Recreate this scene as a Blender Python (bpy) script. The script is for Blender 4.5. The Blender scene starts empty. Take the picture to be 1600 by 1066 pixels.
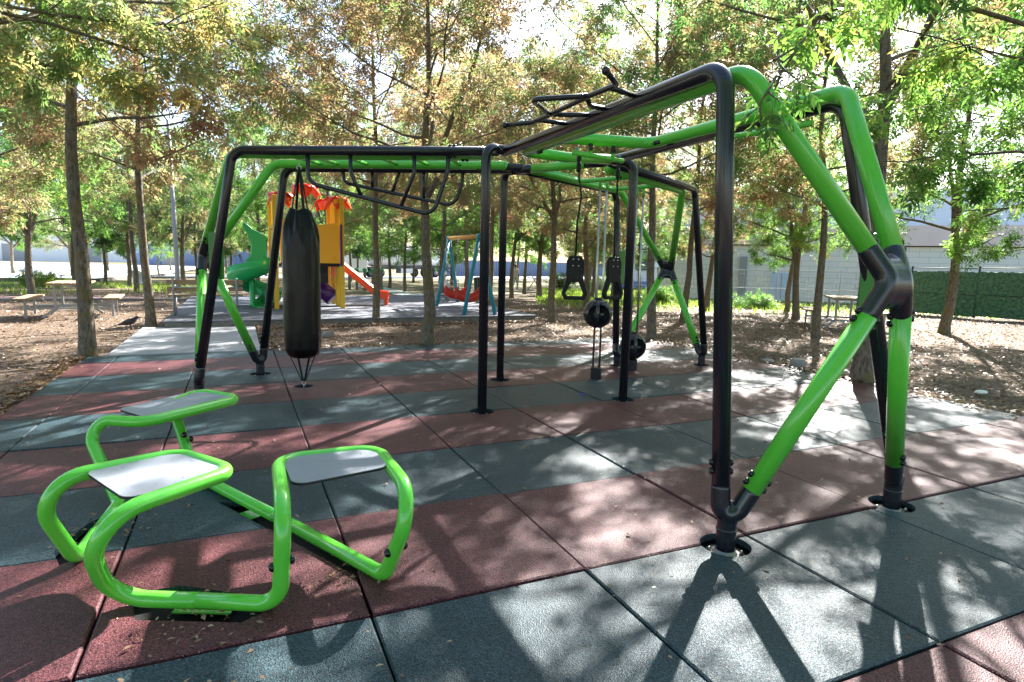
import bpy, bmesh, math, random
import numpy as np
from mathutils import Vector, Matrix
from mathutils.geometry import intersect_line_line_2d

scene = bpy.context.scene
COL = scene.collection
# ---------------------------------------------------------------- camera
cam_d = bpy.data.cameras.new('camera'); cam = bpy.data.objects.new('camera', cam_d); COL.objects.link(cam)
cam_d.sensor_width = 36.0; cam_d.lens = 21.364; cam_d.clip_end = 1500; cam_d.clip_start = .05
cR = Vector((0.91272, -0.40795, 0.02279)); cU = Vector((0.03244, 0.12796, 0.99125)); cB = Vector((-0.40729, -0.90399, 0.13003))
CAM = Vector((0.5536, -1.3092, 1.4310))
cam.matrix_world = Matrix(((cR.x, cU.x, cB.x, CAM.x), (cR.y, cU.y, cB.y, CAM.y), (cR.z, cU.z, cB.z, CAM.z), (0, 0, 0, 1)))
scene.camera = cam
# ---------------------------------------------------------------- sky, sun, exposure
SUN_AZ, SUN_EL = math.radians(40.0), math.radians(36.0)      # direction to the sun, measured from +x towards +y
world = bpy.data.worlds.new('World'); scene.world = world; world.use_nodes = True
wn = world.node_tree; bg = wn.nodes['Background']
sky = wn.nodes.new('ShaderNodeTexSky'); sky.sky_type = 'NISHITA'; sky.sun_disc = False
sky.sun_elevation = SUN_EL; sky.sun_rotation = math.radians(90) - SUN_AZ
sky.air_density = 1.0; sky.dust_density = 1.2; sky.ozone_density = 1.0
wn.links.new(sky.outputs[0], bg.inputs[0]); bg.inputs[1].default_value = 0.08
sun_d = bpy.data.lights.new('sun', 'SUN'); sun_d.energy = 5.0; sun_d.angle = math.radians(.53); sun_d.color = (1, .965, .91)
sun = bpy.data.objects.new('sun', sun_d); COL.objects.link(sun)
sv = Vector((math.cos(SUN_EL)*math.cos(SUN_AZ), math.cos(SUN_EL)*math.sin(SUN_AZ), math.sin(SUN_EL)))
sun.rotation_euler = sv.to_track_quat('Z', 'Y').to_euler()
scene.view_settings.view_transform = 'Standard'; scene.view_settings.look = 'None'
scene.view_settings.exposure = 2.4; scene.view_settings.gamma = 1.0
scene.cycles.max_bounces = 8; scene.cycles.transparent_max_bounces = 8
scene.cycles.use_denoising = True
# ---------------------------------------------------------------- materials
MATS = {}
def lin(c): return tuple(c) + (1.0,)
def mat(name, col, rough=.5, metal=0, spec=.5, coat=0, noise=None, bump=None, trans=0):
    """noise=(scale, amount, second colour); bump=(scale, strength)"""
    m = bpy.data.materials.new(name); m.use_nodes = True; nt = m.node_tree; b = nt.nodes['Principled BSDF']
    b.inputs['Base Color'].default_value = lin(col); b.inputs['Roughness'].default_value = rough
    b.inputs['Metallic'].default_value = metal; b.inputs['Specular IOR Level'].default_value = spec
    b.inputs['Coat Weight'].default_value = coat; b.inputs['Coat Roughness'].default_value = .12
    tc = nt.nodes.new('ShaderNodeTexCoord')
    if noise:
        n = nt.nodes.new('ShaderNodeTexNoise'); n.inputs['Scale'].default_value = noise[0]; n.inputs['Detail'].default_value = 6; n.inputs['Roughness'].default_value = .65
        nt.links.new(tc.outputs['Object'], n.inputs['Vector'])
        r = nt.nodes.new('ShaderNodeMapRange'); r.inputs['From Min'].default_value = .35; r.inputs['From Max'].default_value = .68; r.inputs['To Max'].default_value = noise[1]
        nt.links.new(n.outputs['Fac'], r.inputs['Value'])
        mx = nt.nodes.new('ShaderNodeMix'); mx.data_type = 'RGBA'
        mx.inputs['A'].default_value = lin(col); mx.inputs['B'].default_value = lin(noise[2])
        nt.links.new(r.outputs[0], mx.inputs['Factor']); nt.links.new(mx.outputs['Result'], b.inputs['Base Color'])
    if bump:
        n = nt.nodes.new('ShaderNodeTexNoise'); n.inputs['Scale'].default_value = bump[0]; n.inputs['Detail'].default_value = 4
        nt.links.new(tc.outputs['Object'], n.inputs['Vector'])
        bp = nt.nodes.new('ShaderNodeBump'); bp.inputs['Strength'].default_value = bump[1]; bp.inputs['Distance'].default_value = .01
        nt.links.new(n.outputs['Fac'], bp.inputs['Height']); nt.links.new(bp.outputs[0], b.inputs['Normal'])
    if coat and 'green' in name:
        w = nt.nodes.new('ShaderNodeTexNoise'); w.inputs['Scale'].default_value = 34; w.inputs['Detail'].default_value = 9; w.inputs['Roughness'].default_value = .8; nt.links.new(tc.outputs['Object'], w.inputs['Vector'])
        q = nt.nodes.new('ShaderNodeMapRange'); q.inputs['From Min'].default_value = .40; q.inputs['From Max'].default_value = .75; q.inputs['To Min'].default_value = rough-.03; q.inputs['To Max'].default_value = rough+.05; nt.links.new(w.outputs['Fac'], q.inputs['Value']); nt.links.new(q.outputs[0], b.inputs['Roughness'])
        q2 = nt.nodes.new('ShaderNodeMapRange'); q2.inputs['From Min'].default_value = .70; q2.inputs['From Max'].default_value = .76; q2.inputs['To Max'].default_value = .07; nt.links.new(w.outputs['Fac'], q2.inputs['Value'])
        m5 = nt.nodes.new('ShaderNodeMix'); m5.data_type = 'RGBA'; m5.inputs['B'].default_value = (.30, .29, .26, 1); nt.links.new(b.inputs['Base Color'].links[0].from_socket, m5.inputs['A']); nt.links.new(q2.outputs[0], m5.inputs['Factor']); nt.links.new(m5.outputs['Result'], b.inputs['Base Color'])
    MATS[name] = m
    return m
M = {}
M['green'] = mat('green powder coat', (.11, .56, .045), .24, coat=.5, noise=(3, .15, (.12, .54, .055)))
M['dark'] = mat('charcoal powder coat', (.0095, .0115, .0175), .25, coat=.3, noise=(14, .5, (.013, .015, .021)))
M['black'] = mat('black rubber', (.003, .003, .0035), .5, spec=.3)
M['vinyl'] = mat('black vinyl', (.0022, .0025, .003), .30, spec=.32, noise=(7, .5, (.004, .004, .004)), bump=(9, .35))
M['strap'] = mat('black webbing', (.003, .003, .004), .7)
M['steel'] = mat('stainless steel', (.55, .54, .52), .28, metal=1, noise=(20, .4, (.42, .41, .40)))
M['plate'] = mat('galvanised plate', (.30, .30, .31), .45, metal=.7, noise=(60, .7, (.3, .25, .2)))
M['bolt'] = mat('black bolt cap', (.005, .005, .006), .25)
M['boltc'] = mat('bolt centre', (.25, .26, .28), .35, metal=.8)
M['board'] = mat('grey laminate', (.27, .29, .335), .34, noise=(6, .6, (.215, .235, .28)), bump=(400, .02))
M['boardedge'] = mat('black board core', (.015, .015, .015), .5)
M['cyan'] = mat('cyan plastic', (.02, .35, .5), .4)
M['panel'] = mat('green plastic board', (.035, .20, .022), .4)
M['concrete'] = mat('concrete', (.40, .41, .43), .9, noise=(3, .6, (.31, .32, .34)), bump=(60, .25))
M['kerb'] = mat('rough kerb concrete', (.24, .22, .20), .95, noise=(9, .9, (.13, .115, .10)), bump=(30, .9))
M['platform'] = mat('grey rubber safety tile', (.135, .145, .175), .85, noise=(2.5, .6, (.10, .105, .125)), bump=(120, .3))
M['redpath'] = mat('worn red track', (.30, .17, .165), .9, noise=(6, .5, (.24, .14, .14)))
M['wood'] = mat('weathered plank', (.34, .235, .14), .75, noise=(5, .8, (.25, .17, .10)))
M['greysteel'] = mat('painted grey steel', (.30, .31, .32), .45)
M['orange'] = mat('orange plastic', (.95, .42, .015), .3, noise=(3, .4, (.92, .46, .02)))
M['yellow'] = mat('yellow paint', (.72, .44, .02), .35)
M['slidegreen'] = mat('green slide plastic', (.018, .40, .12), .25, noise=(3, .4, (.018, .33, .10)))
M['red'] = mat('red plastic', (.85, .075, .012), .3)
M['dullred'] = mat('dull red plastic', (.55, .035, .02), .4)
M['purple'] = mat('purple plastic', (.07, .015, .14), .3)
M['teal'] = mat('teal paint', (.012, .25, .36), .35)
M['ochre'] = mat('ochre beam paint', (.62, .32, .05), .4)
M['deck'] = mat('black steel mesh', (.012, .008, .01), .6)
M['white'] = mat('white paint', (.78, .79, .80), .5, noise=(1.2, .4, (.66, .68, .72)))
M['tank'] = mat('polished tank', (.80, .82, .86), .3)
M['chassis'] = mat('dusty chassis', (.07, .08, .10), .7)
M['tyre'] = mat('tyre rubber', (.025, .025, .028), .8)
M['bluewall'] = mat('blue grey sheet', (.16, .22, .36), .7, noise=(2, .5, (.13, .18, .31)))
M['lightblue'] = mat('pale blue plaster', (.52, .63, .76), .8)
M['blue'] = mat('blue band', (.05, .16, .5), .6)
M['pinkroof'] = mat('faded terracotta', (.80, .66, .60), .9, noise=(2, .6, (.72, .57, .52)))
M['stone'] = mat('grey stone', (.32, .31, .29), .9, noise=(12, .8, (.22, .21, .19)), bump=(20, .6))
M['bin'] = mat('dark green bin', (.03, .055, .045), .6)
M['wire'] = mat('galvanised wire', (.42, .43, .45), .5, metal=.3)
M['skin'] = mat('skin', (.45, .27, .19), .6)
M['shirt'] = mat('pale pink shirt', (.60, .50, .56), .8)
M['trouser'] = mat('light trousers', (.42, .40, .38), .8)
M['hair'] = mat('dark hair', (.03, .02, .015), .6)
M['crow'] = mat('black feathers', (.012, .012, .016), .45, noise=(30, .5, (.03, .032, .045)))
M['crowgrey'] = mat('grey nape feathers', (.14, .14, .15), .7)
M['litterwhite'] = mat('white litter', (.75, .75, .72), .6)
M['asphalt'] = mat('pale sunlit asphalt', (.30, .31, .34), .9, noise=(.15, .5, (.22, .24, .28)))
M['pit'] = mat('dark soil pit', (.012, .011, .010), .95)

def rubber(name, col, col2):
    m = bpy.data.materials.new(name); m.use_nodes = True; nt = m.node_tree; b = nt.nodes['Principled BSDF']; L = nt.links
    b.inputs['Roughness'].default_value = .46; b.inputs['Specular IOR Level'].default_value = .22
    tc = nt.nodes.new('ShaderNodeTexCoord')
    g = nt.nodes.new('ShaderNodeTexVoronoi'); g.inputs['Scale'].default_value = 190; L.new(tc.outputs['Object'], g.inputs['Vector'])
    big = nt.nodes.new('ShaderNodeTexNoise'); big.inputs['Scale'].default_value = 1.7; big.inputs['Detail'].default_value = 7; L.new(tc.outputs['Object'], big.inputs['Vector'])
    hsv = nt.nodes.new('ShaderNodeSeparateColor'); L.new(g.outputs['Color'], hsv.inputs[0])
    mr = nt.nodes.new('ShaderNodeMapRange'); mr.inputs['To Min'].default_value = .3; mr.inputs['To Max'].default_value = 1.8; L.new(hsv.outputs[0], mr.inputs['Value'])
    mx = nt.nodes.new('ShaderNodeMix'); mx.data_type = 'RGBA'; mx.inputs['A'].default_value = lin(col); mx.inputs['B'].default_value = lin(col2)
    r2 = nt.nodes.new('ShaderNodeMapRange'); r2.inputs['From Min'].default_value = .38; r2.inputs['From Max'].default_value = .66; L.new(big.outputs['Fac'], r2.inputs['Value'])
    L.new(r2.outputs[0], mx.inputs['Factor'])
    at = nt.nodes.new('ShaderNodeAttribute'); at.attribute_name = 'tilevar'
    du = nt.nodes.new('ShaderNodeTexNoise'); du.inputs['Scale'].default_value = .8; du.inputs['Detail'].default_value = 9; du.inputs['Roughness'].default_value = .7; L.new(tc.outputs['Object'], du.inputs['Vector'])
    dr = nt.nodes.new('ShaderNodeMapRange'); dr.inputs['From Min'].default_value = .35; dr.inputs['From Max'].default_value = .7; dr.inputs['To Min'].default_value = .8; dr.inputs['To Max'].default_value = 1.4; L.new(du.outputs['Fac'], dr.inputs['Value'])
    m0 = nt.nodes.new('ShaderNodeMath'); m0.operation = 'MULTIPLY'; L.new(mr.outputs[0], m0.inputs[0]); L.new(dr.outputs[0], m0.inputs[1])
    m2 = nt.nodes.new('ShaderNodeMath'); m2.operation = 'MULTIPLY'; L.new(m0.outputs[0], m2.inputs[0]); L.new(at.outputs['Fac'], m2.inputs[1])
    vm = nt.nodes.new('ShaderNodeVectorMath'); vm.operation = 'SCALE'; L.new(mx.outputs['Result'], vm.inputs[0]); L.new(m2.outputs[0], vm.inputs['Scale'])
    # pale dusty specks
    n3 = nt.nodes.new('ShaderNodeTexNoise'); n3.inputs['Scale'].default_value = 95; n3.inputs['Detail'].default_value = 2; L.new(tc.outputs['Object'], n3.inputs['Vector'])
    r3 = nt.nodes.new('ShaderNodeMapRange'); r3.inputs['From Min'].default_value = .70; r3.inputs['From Max'].default_value = .76; r3.inputs['To Max'].default_value = .55; L.new(n3.outputs['Fac'], r3.inputs['Value'])
    m4 = nt.nodes.new('ShaderNodeMix'); m4.data_type = 'RGBA'; m4.inputs['B'].default_value = (.35, .33, .31, 1); L.new(vm.outputs[0], m4.inputs['A']); L.new(r3.outputs[0], m4.inputs['Factor'])
    L.new(m4.outputs['Result'], b.inputs['Base Color'])
    bp = nt.nodes.new('ShaderNodeBump'); bp.inputs['Strength'].default_value = .55; bp.inputs['Distance'].default_value = .004
    L.new(g.outputs['Distance'], bp.inputs['Height']); L.new(bp.outputs[0], b.inputs['Normal'])
    return m
M['rub_red'] = rubber('red rubber granulate', (.092, .029, .033), (.072, .024, .029))
M['rub_teal'] = rubber('blue green rubber granulate', (.029, .052, .063), (.022, .042, .053))

def ground_mat():
    m = bpy.data.materials.new('dry leaf covered soil'); m.use_nodes = True; nt = m.node_tree; b = nt.nodes['Principled BSDF']; L = nt.links
    b.inputs['Roughness'].default_value = .95; b.inputs['Specular IOR Level'].default_value = .2
    tc = nt.nodes.new('ShaderNodeTexCoord')
    def nz(s, d=6, r=.6):
        n = nt.nodes.new('ShaderNodeTexNoise'); n.inputs['Scale'].default_value = s; n.inputs['Detail'].default_value = d; n.inputs['Roughness'].default_value = r
        L.new(tc.outputs['Object'], n.inputs['Vector']); return n
    a, f = nz(.45), nz(14, 8, .75)
    cr = nt.nodes.new('ShaderNodeValToRGB'); L.new(f.outputs['Fac'], cr.inputs[0])
    e = cr.color_ramp.elements; e[0].position = .3; e[0].color = (.055, .037, .027, 1); e[1].position = .72; e[1].color = (.32, .245, .185, 1)
    k = e.new(.5); k.color = (.155, .112, .082, 1)
    # grassy patches further out: where attribute 'grass' is high
    at = nt.nodes.new('ShaderNodeAttribute'); at.attribute_name = 'grass'
    ad = nt.nodes.new('ShaderNodeMath'); ad.operation = 'ADD'; L.new(at.outputs['Fac'], ad.inputs[0]); L.new(a.outputs['Fac'], ad.inputs[1])
    mr = nt.nodes.new('ShaderNodeMapRange'); mr.inputs['From Min'].default_value = .75; mr.inputs['From Max'].default_value = 1.05; L.new(ad.outputs[0], mr.inputs['Value'])
    g2 = nt.nodes.new('ShaderNodeValToRGB'); L.new(f.outputs['Fac'], g2.inputs[0])
    e = g2.color_ramp.elements; e[0].position = .3; e[0].color = (.055, .085, .018, 1); e[1].position = .7; e[1].color = (.23, .27, .075, 1)
    mx = nt.nodes.new('ShaderNodeMix'); mx.data_type = 'RGBA'; L.new(mr.outputs[0], mx.inputs['Factor']); L.new(cr.outputs[0], mx.inputs['A']); L.new(g2.outputs[0], mx.inputs['B'])
    L.new(mx.outputs['Result'], b.inputs['Base Color'])
    bp = nt.nodes.new('ShaderNodeBump'); bp.inputs['Strength'].default_value = .8; bp.inputs['Distance'].default_value = .04
    L.new(f.outputs['Fac'], bp.inputs['Height']); L.new(bp.outputs[0], b.inputs['Normal'])
    return m
M['soil'] = ground_mat()

def bark_mat():
    m = bpy.data.materials.new('bark with lichen'); m.use_nodes = True; nt = m.node_tree; b = nt.nodes['Principled BSDF']; L = nt.links
    b.inputs['Roughness'].default_value = .9
    tc = nt.nodes.new('ShaderNodeTexCoord'); mp = nt.nodes.new('ShaderNodeMapping'); mp.inputs['Scale'].default_value = (1, 1, .3); L.new(tc.outputs['Object'], mp.inputs[0])
    f = nt.nodes.new('ShaderNodeTexNoise'); f.inputs['Scale'].default_value = 38; f.inputs['Detail'].default_value = 8; f.inputs['Roughness'].default_value = .7; L.new(mp.outputs[0], f.inputs['Vector'])
    a = nt.nodes.new('ShaderNodeTexNoise'); a.inputs['Scale'].default_value = 4.5; a.inputs['Detail'].default_value = 5; L.new(tc.outputs['Object'], a.inputs['Vector'])
    cr = nt.nodes.new('ShaderNodeValToRGB'); L.new(f.outputs['Fac'], cr.inputs[0])
    e = cr.color_ramp.elements; e[0].position = .33; e[0].color = (.035, .026, .019, 1); e[1].position = .66; e[1].color = (.25, .205, .155, 1)
    mr = nt.nodes.new('ShaderNodeMapRange'); mr.inputs['From Min'].default_value = .5; mr.inputs['From Max'].default_value = .62; mr.inputs['To Max'].default_value = .75; L.new(a.outputs['Fac'], mr.inputs['Value'])
    mx = nt.nodes.new('ShaderNodeMix'); mx.data_type = 'RGBA'; mx.inputs['B'].default_value = (.16, .12, .035, 1)
    L.new(mr.outputs[0], mx.inputs['Factor']); L.new(cr.outputs[0], mx.inputs['A']); L.new(mx.outputs['Result'], b.inputs['Base Color'])
    bp = nt.nodes.new('ShaderNodeBump'); bp.inputs['Strength'].default_value = .9; bp.inputs['Distance'].default_value = .02
    L.new(f.outputs['Fac'], bp.inputs['Height']); L.new(bp.outputs[0], b.inputs['Normal'])
    return m
M['bark'] = bark_mat()

def leaf_mat(name, stops, transl=.55, boost=1.5):
    m = bpy.data.materials.new(name); m.use_nodes = True; nt = m.node_tree; L = nt.links
    for n in list(nt.nodes): nt.nodes.remove(n)
    out = nt.nodes.new('ShaderNodeOutputMaterial')
    at = nt.nodes.new('ShaderNodeAttribute'); at.attribute_name = 'tint'
    tc = nt.nodes.new('ShaderNodeTexCoord')
    n = nt.nodes.new('ShaderNodeTexNoise'); n.inputs['Scale'].default_value = .9; n.inputs['Detail'].default_value = 3; L.new(tc.outputs['Object'], n.inputs['Vector'])
    oi = nt.nodes.new('ShaderNodeObjectInfo')
    a = nt.nodes.new('ShaderNodeMapRange'); a.inputs['From Min'].default_value = .3; a.inputs['From Max'].default_value = .7; L.new(n.outputs['Fac'], a.inputs['Value'])
    x = nt.nodes.new('ShaderNodeMath'); x.operation = 'MULTIPLY_ADD'; x.inputs[1].default_value = .5; L.new(a.outputs[0], x.inputs[0])
    y = nt.nodes.new('ShaderNodeMath'); y.operation = 'MULTIPLY'; y.inputs[1].default_value = .5; L.new(at.outputs['Fac'], y.inputs[0]); L.new(y.outputs[0], x.inputs[2])
    z = nt.nodes.new('ShaderNodeMath'); z.operation = 'MULTIPLY_ADD'; z.inputs[1].default_value = .16; L.new(oi.outputs['Random'], z.inputs[0]); L.new(x.outputs[0], z.inputs[2])
    s = nt.nodes.new('ShaderNodeMath'); s.operation = 'SUBTRACT'; s.inputs[1].default_value = .08; L.new(z.outputs[0], s.inputs[0])
    cr = nt.nodes.new('ShaderNodeValToRGB'); L.new(s.outputs[0], cr.inputs[0])
    el = cr.color_ramp.elements
    el[0].position = stops[0][0]; el[0].color = lin(stops[0][1]); el[1].position = stops[-1][0]; el[1].color = lin(stops[-1][1])
    for p, c in stops[1:-1]: q = el.new(p); q.color = lin(c)
    d = nt.nodes.new('ShaderNodeBsdfPrincipled'); d.inputs['Roughness'].default_value = .45; d.inputs['Specular IOR Level'].default_value = .4; L.new(cr.outputs[0], d.inputs['Base Color'])
    t = nt.nodes.new('ShaderNodeBsdfTranslucent')
    g = nt.nodes.new('ShaderNodeVectorMath'); g.operation = 'MULTIPLY'; g.inputs[1].default_value = (1.4*boost, 1.55*boost, 1.05*boost); L.new(cr.outputs[0], g.inputs[0]); L.new(g.outputs[0], t.inputs[0])
    mx = nt.nodes.new('ShaderNodeMixShader'); mx.inputs[0].default_value = transl; L.new(d.outputs[0], mx.inputs[1]); L.new(t.outputs[0], mx.inputs[2])
    L.new(mx.outputs[0], out.inputs[0])
    return m
G1_, G2_, G3_ = (.050, .110, .038), (.105, .185, .065), (.17, .25, .09)
BR, OR, YE, OL = (.23, .15, .11), (.33, .18, .12), (.48, .42, .15), (.165, .205, .09)
M['leaf_mix'] = leaf_mat('ash leaves green to russet', [(.18, G1_), (.36, G2_), (.48, OL), (.60, (.22, .17, .10)), (.72, BR), (.88, OR)])
M['leaf_brown'] = leaf_mat('ash leaves mostly russet', [(.18, G2_), (.36, (.17, .18, .09)), (.50, (.21, .165, .11)), (.64, BR), (.78, (.29, .16, .12)), (.9, (.34, .17, .125))])
M['leaf_green'] = leaf_mat('ash leaves fresh green', [(.12, (.04, .09, .028)), (.35, (.075, .15, .04)), (.58, (.13, .23, .055)), (.75, (.22, .30, .08)), (.92, (.33, .24, .10))])
M['leaf_dark'] = leaf_mat('dark evergreen leaves', [(.15, (.014, .035, .014)), (.5, (.03, .07, .02)), (.85, (.07, .13, .03))], .4)
M['leaf_olive'] = leaf_mat('yellowing ash leaves', [(.15, G2_), (.34, (.15, .21, .085)), (.50, OL), (.62, (.25, .205, .11)), (.76, (.33, .27, .12)), (.9, (.30, .17, .11))])
M['drylitter'] = leaf_mat('fallen dry leaves', [(.1, (.08, .042, .025)), (.4, (.19, .11, .065)), (.7, (.32, .21, .13)), (.9, (.46, .34, .22))], .1)
M['grass'] = leaf_mat('meadow grass', [(.1, (.05, .10, .015)), (.5, (.13, .20, .03)), (.9, (.30, .30, .09))], .45)

# ---------------------------------------------------------------- object helpers
def link(name, me, m=None, parent=None, smooth=True, loc=None):
    o = bpy.data.objects.new(name, me); COL.objects.link(o)
    if m is not None:
        for x in (m if isinstance(m, (list, tuple)) else [m]): me.materials.append(x)
    if smooth is True and len(me.polygons): me.polygons.foreach_set('use_smooth', [True]*len(me.polygons))
    if parent is not None: o.parent = parent
    if loc is not None: o.location = loc
    return o
def tag(o, label=None, cat=None, group=None, kind=None):
    if label: o['label'] = label
    if cat: o['category'] = cat
    if group: o['group'] = group
    if kind: o['kind'] = kind
    return o
def thing(name, label, cat, loc=(0, 0, 0), rz=0, group=None):
    o = bpy.data.objects.new(name, None); COL.objects.link(o); o.location = loc; o.rotation_euler = (0, 0, rz); o.empty_display_size = .2
    return tag(o, label, cat, group)
def copy_tree(o, parent=None):
    c = o.copy(); COL.objects.link(c); c.parent = parent
    for ch in [k for k in bpy.data.objects if k.parent == o]:
        copy_tree(ch, c)
    return c

class MB:
    def __init__(s): s.v = []; s.f = []; s.mi = []; s.cm = 0
    def add(s, vs, fs):
        b = len(s.v); s.v += [tuple(v) for v in vs]; s.f += [tuple(b+i for i in f) for f in fs]; s.mi += [s.cm]*len(fs); return s
    def box(s, c, d, rz=0, R=None):
        x, y, z = d[0]/2, d[1]/2, d[2]/2
        R = R or Matrix.Rotation(rz, 3, 'Z'); c = Vector(c)
        vs = [c + R @ Vector((sx*x, sy*y, sz*z)) for sx, sy, sz in ((-1,-1,-1),(1,-1,-1),(1,1,-1),(-1,1,-1),(-1,-1,1),(1,-1,1),(1,1,1),(-1,1,1))]
        return s.add(vs, [(0,3,2,1),(4,5,6,7),(0,1,5,4),(1,2,6,5),(2,3,7,6),(3,0,4,7)])
    def bar(s, a, b, w, h, up=(0, 0, 1)):
        a, b = Vector(a), Vector(b); d = (b-a); L = d.length; d.normalize(); u = Vector(up)
        if abs(u.dot(d)) > .98: u = Vector((1, 0, 0))
        x = d.cross(u).normalized(); u = x.cross(d)
        return s.box((a+b)/2, (L, w, h), R=Matrix((d, x, u)).transposed())
    def tube(s, pts, r, n=14, cap=True, closed=False):
        pts = [Vector(p) for p in pts]; rr = r if isinstance(r, (list, tuple)) else [r]*len(pts)
        N = len(pts); T = []
        for i in range(N):
            if closed: t = pts[(i+1) % N]-pts[i-1]
            elif i == 0: t = pts[1]-pts[0]
            elif i == N-1: t = pts[-1]-pts[-2]
            else: t = (pts[i+1]-pts[i]).normalized()+(pts[i]-pts[i-1]).normalized()
            T.append(t.normalized())
        u = T[0].orthogonal().normalized(); vs = []
        for i in range(N):
            if i: u = (u - T[i]*u.dot(T[i])).normalized()
            w = T[i].cross(u)
            vs += [pts[i] + (u*math.cos(2*math.pi*k/n)+w*math.sin(2*math.pi*k/n))*rr[i] for k in range(n)]
        fs = []
        for i in range(N if closed else N-1):
            j = (i+1) % N
            for k in range(n): fs.append((i*n+k, i*n+(k+1) % n, j*n+(k+1) % n, j*n+k))
        if cap and not closed: fs += [tuple(range(n-1, -1, -1)), tuple((N-1)*n+k for k in range(n))]
        return s.add(vs, fs)
    def lathe(s, prof, c=(0, 0, 0), n=24, axis='z'):
        c = Vector(c); vs = []
        for r, z in prof:
            for k in range(n):
                a = 2*math.pi*k/n; p = (r*math.cos(a), r*math.sin(a), z)
                if axis == 'x': p = (p[2], p[0], p[1])
                if axis == 'y': p = (p[0], p[2], p[1])
                vs.append(c+Vector(p))
        fs = []
        for i in range(len(prof)-1):
            for k in range(n): fs.append((i*n+k, i*n+(k+1) % n, (i+1)*n+(k+1) % n, (i+1)*n+k))
        fs += [tuple(range(n-1, -1, -1)), tuple((len(prof)-1)*n+k for k in range(n))]
        return s.add(vs, fs)
    def ball(s, c, r, n=12):
        if not isinstance(r, (tuple, list)): r = (r, r, r)
        vs = []; fs = []; m = n//2+1
        for i in range(1, m):
            t = math.pi*i/m
            for k in range(n):
                a = 2*math.pi*k/n; vs.append((c[0]+r[0]*math.sin(t)*math.cos(a), c[1]+r[1]*math.sin(t)*math.sin(a), c[2]+r[2]*math.cos(t)))
        for i in range(m-2):
            for k in range(n): fs.append((i*n+k, (i+1)*n+k, (i+1)*n+(k+1) % n, i*n+(k+1) % n))
        t = len(vs); vs += [(c[0], c[1], c[2]+r[2]), (c[0], c[1], c[2]-r[2])]
        for k in range(n): fs += [(t, k, (k+1) % n), (t+1, (m-2)*n+(k+1) % n, (m-2)*n+k)]
        return s.add(vs, fs)
    def prism(s, outline, th, frame):
        """outline: 2-D points; frame(x, y, d) -> 3-D; extruded by th"""
        n = len(outline); vs = [frame(x, y, 0) for x, y in outline]+[frame(x, y, th) for x, y in outline]
        return s.add(vs, [tuple(range(n-1, -1, -1)), tuple(range(n, 2*n))]+[(k, (k+1) % n, n+(k+1) % n, n+k) for k in range(n)])
    def mesh(s, name):
        me = bpy.data.meshes.new(name); me.from_pydata(s.v, [], s.f)
        if any(s.mi): me.polygons.foreach_set('material_index', s.mi)
        bm = bmesh.new(); bm.from_mesh(me); bmesh.ops.recalc_face_normals(bm, faces=bm.faces); bm.to_mesh(me); bm.free()
        me.update(); return me
    def build(s, name, m, parent=None, smooth=True, bevel=0, sub=0, auto=None):
        me = s.mesh(name); o = link(name, me, m, parent, smooth)
        if auto is not None: split_sharp(me, auto)
        if bevel:
            b = o.modifiers.new('bevel', 'BEVEL'); b.width = bevel; b.segments = 2; b.limit_method = 'ANGLE'; b.angle_limit = .6
        return o
def split_sharp(me, ang):
    bm = bmesh.new(); bm.from_mesh(me)
    for e in bm.edges:
        if len(e.link_faces) == 2 and e.calc_face_angle(0) > ang: e.smooth = False
    bm.to_mesh(me); bm.free()
def fillet(pts, rad, seg=8):
    """rounded polyline; rad: one radius or one per inner point"""
    P = [Vector(p) for p in pts]; out = [P[0]]
    for i in range(1, len(P)-1):
        r = rad[i-1] if isinstance(rad, (list, tuple)) else rad
        a, b = (P[i-1]-P[i]), (P[i+1]-P[i]); la, lb = a.length, b.length; a.normalize(); b.normalize()
        ang = a.angle(b)
        if r <= 0 or ang > 3.1: out.append(P[i]); continue
        t = min(r/math.tan(ang/2), la*.49, lb*.49); r2 = t*math.tan(ang/2)
        bis = (a+b).normalized(); c = P[i]+bis*(r2/math.sin(ang/2)); s0 = P[i]+a*t-c; s1 = P[i]+b*t-c
        tot = s0.angle(s1); ax = s0.cross(s1).normalized()
        for k in range(seg+1): out.append(c+Matrix.Rotation(tot*k/seg, 3, ax) @ s0)
    out.append(P[-1]); return out
def baked(o, mods):
    """apply modifiers without operators: returns the object with its evaluated mesh"""
    for f in mods: f(o)
    dg = bpy.context.evaluated_depsgraph_get(); dg.update()
    ev = o.evaluated_get(dg); me = bpy.data.meshes.new_from_object(ev, depsgraph=dg)
    o.modifiers.clear(); o.data = me; return o
def remesh(vox, sm=6):
    def f(o):
        r = o.modifiers.new('r', 'REMESH'); r.mode = 'VOXEL'; r.voxel_size = vox; r.use_smooth_shade = True
        s = o.modifiers.new('s', 'SMOOTH'); s.iterations = sm; s.factor = .5
    return f
# terrain falls away gently from the playground towards the road
CF = Vector((-cB.x, -cB.y)).normalized()
def sstep(a, b, x):
    t = min(max((x-a)/(b-a), 0), 1); return t*t*(3-2*t)
def terr(x, y):
    d = (x-CAM.x)*CF.x+(y-CAM.y)*CF.y
    return -.5*sstep(15, 42, d)-.12*sstep(42, 75, d)
def gpos(x, y): return Vector((x, y, terr(x, y)))
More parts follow.
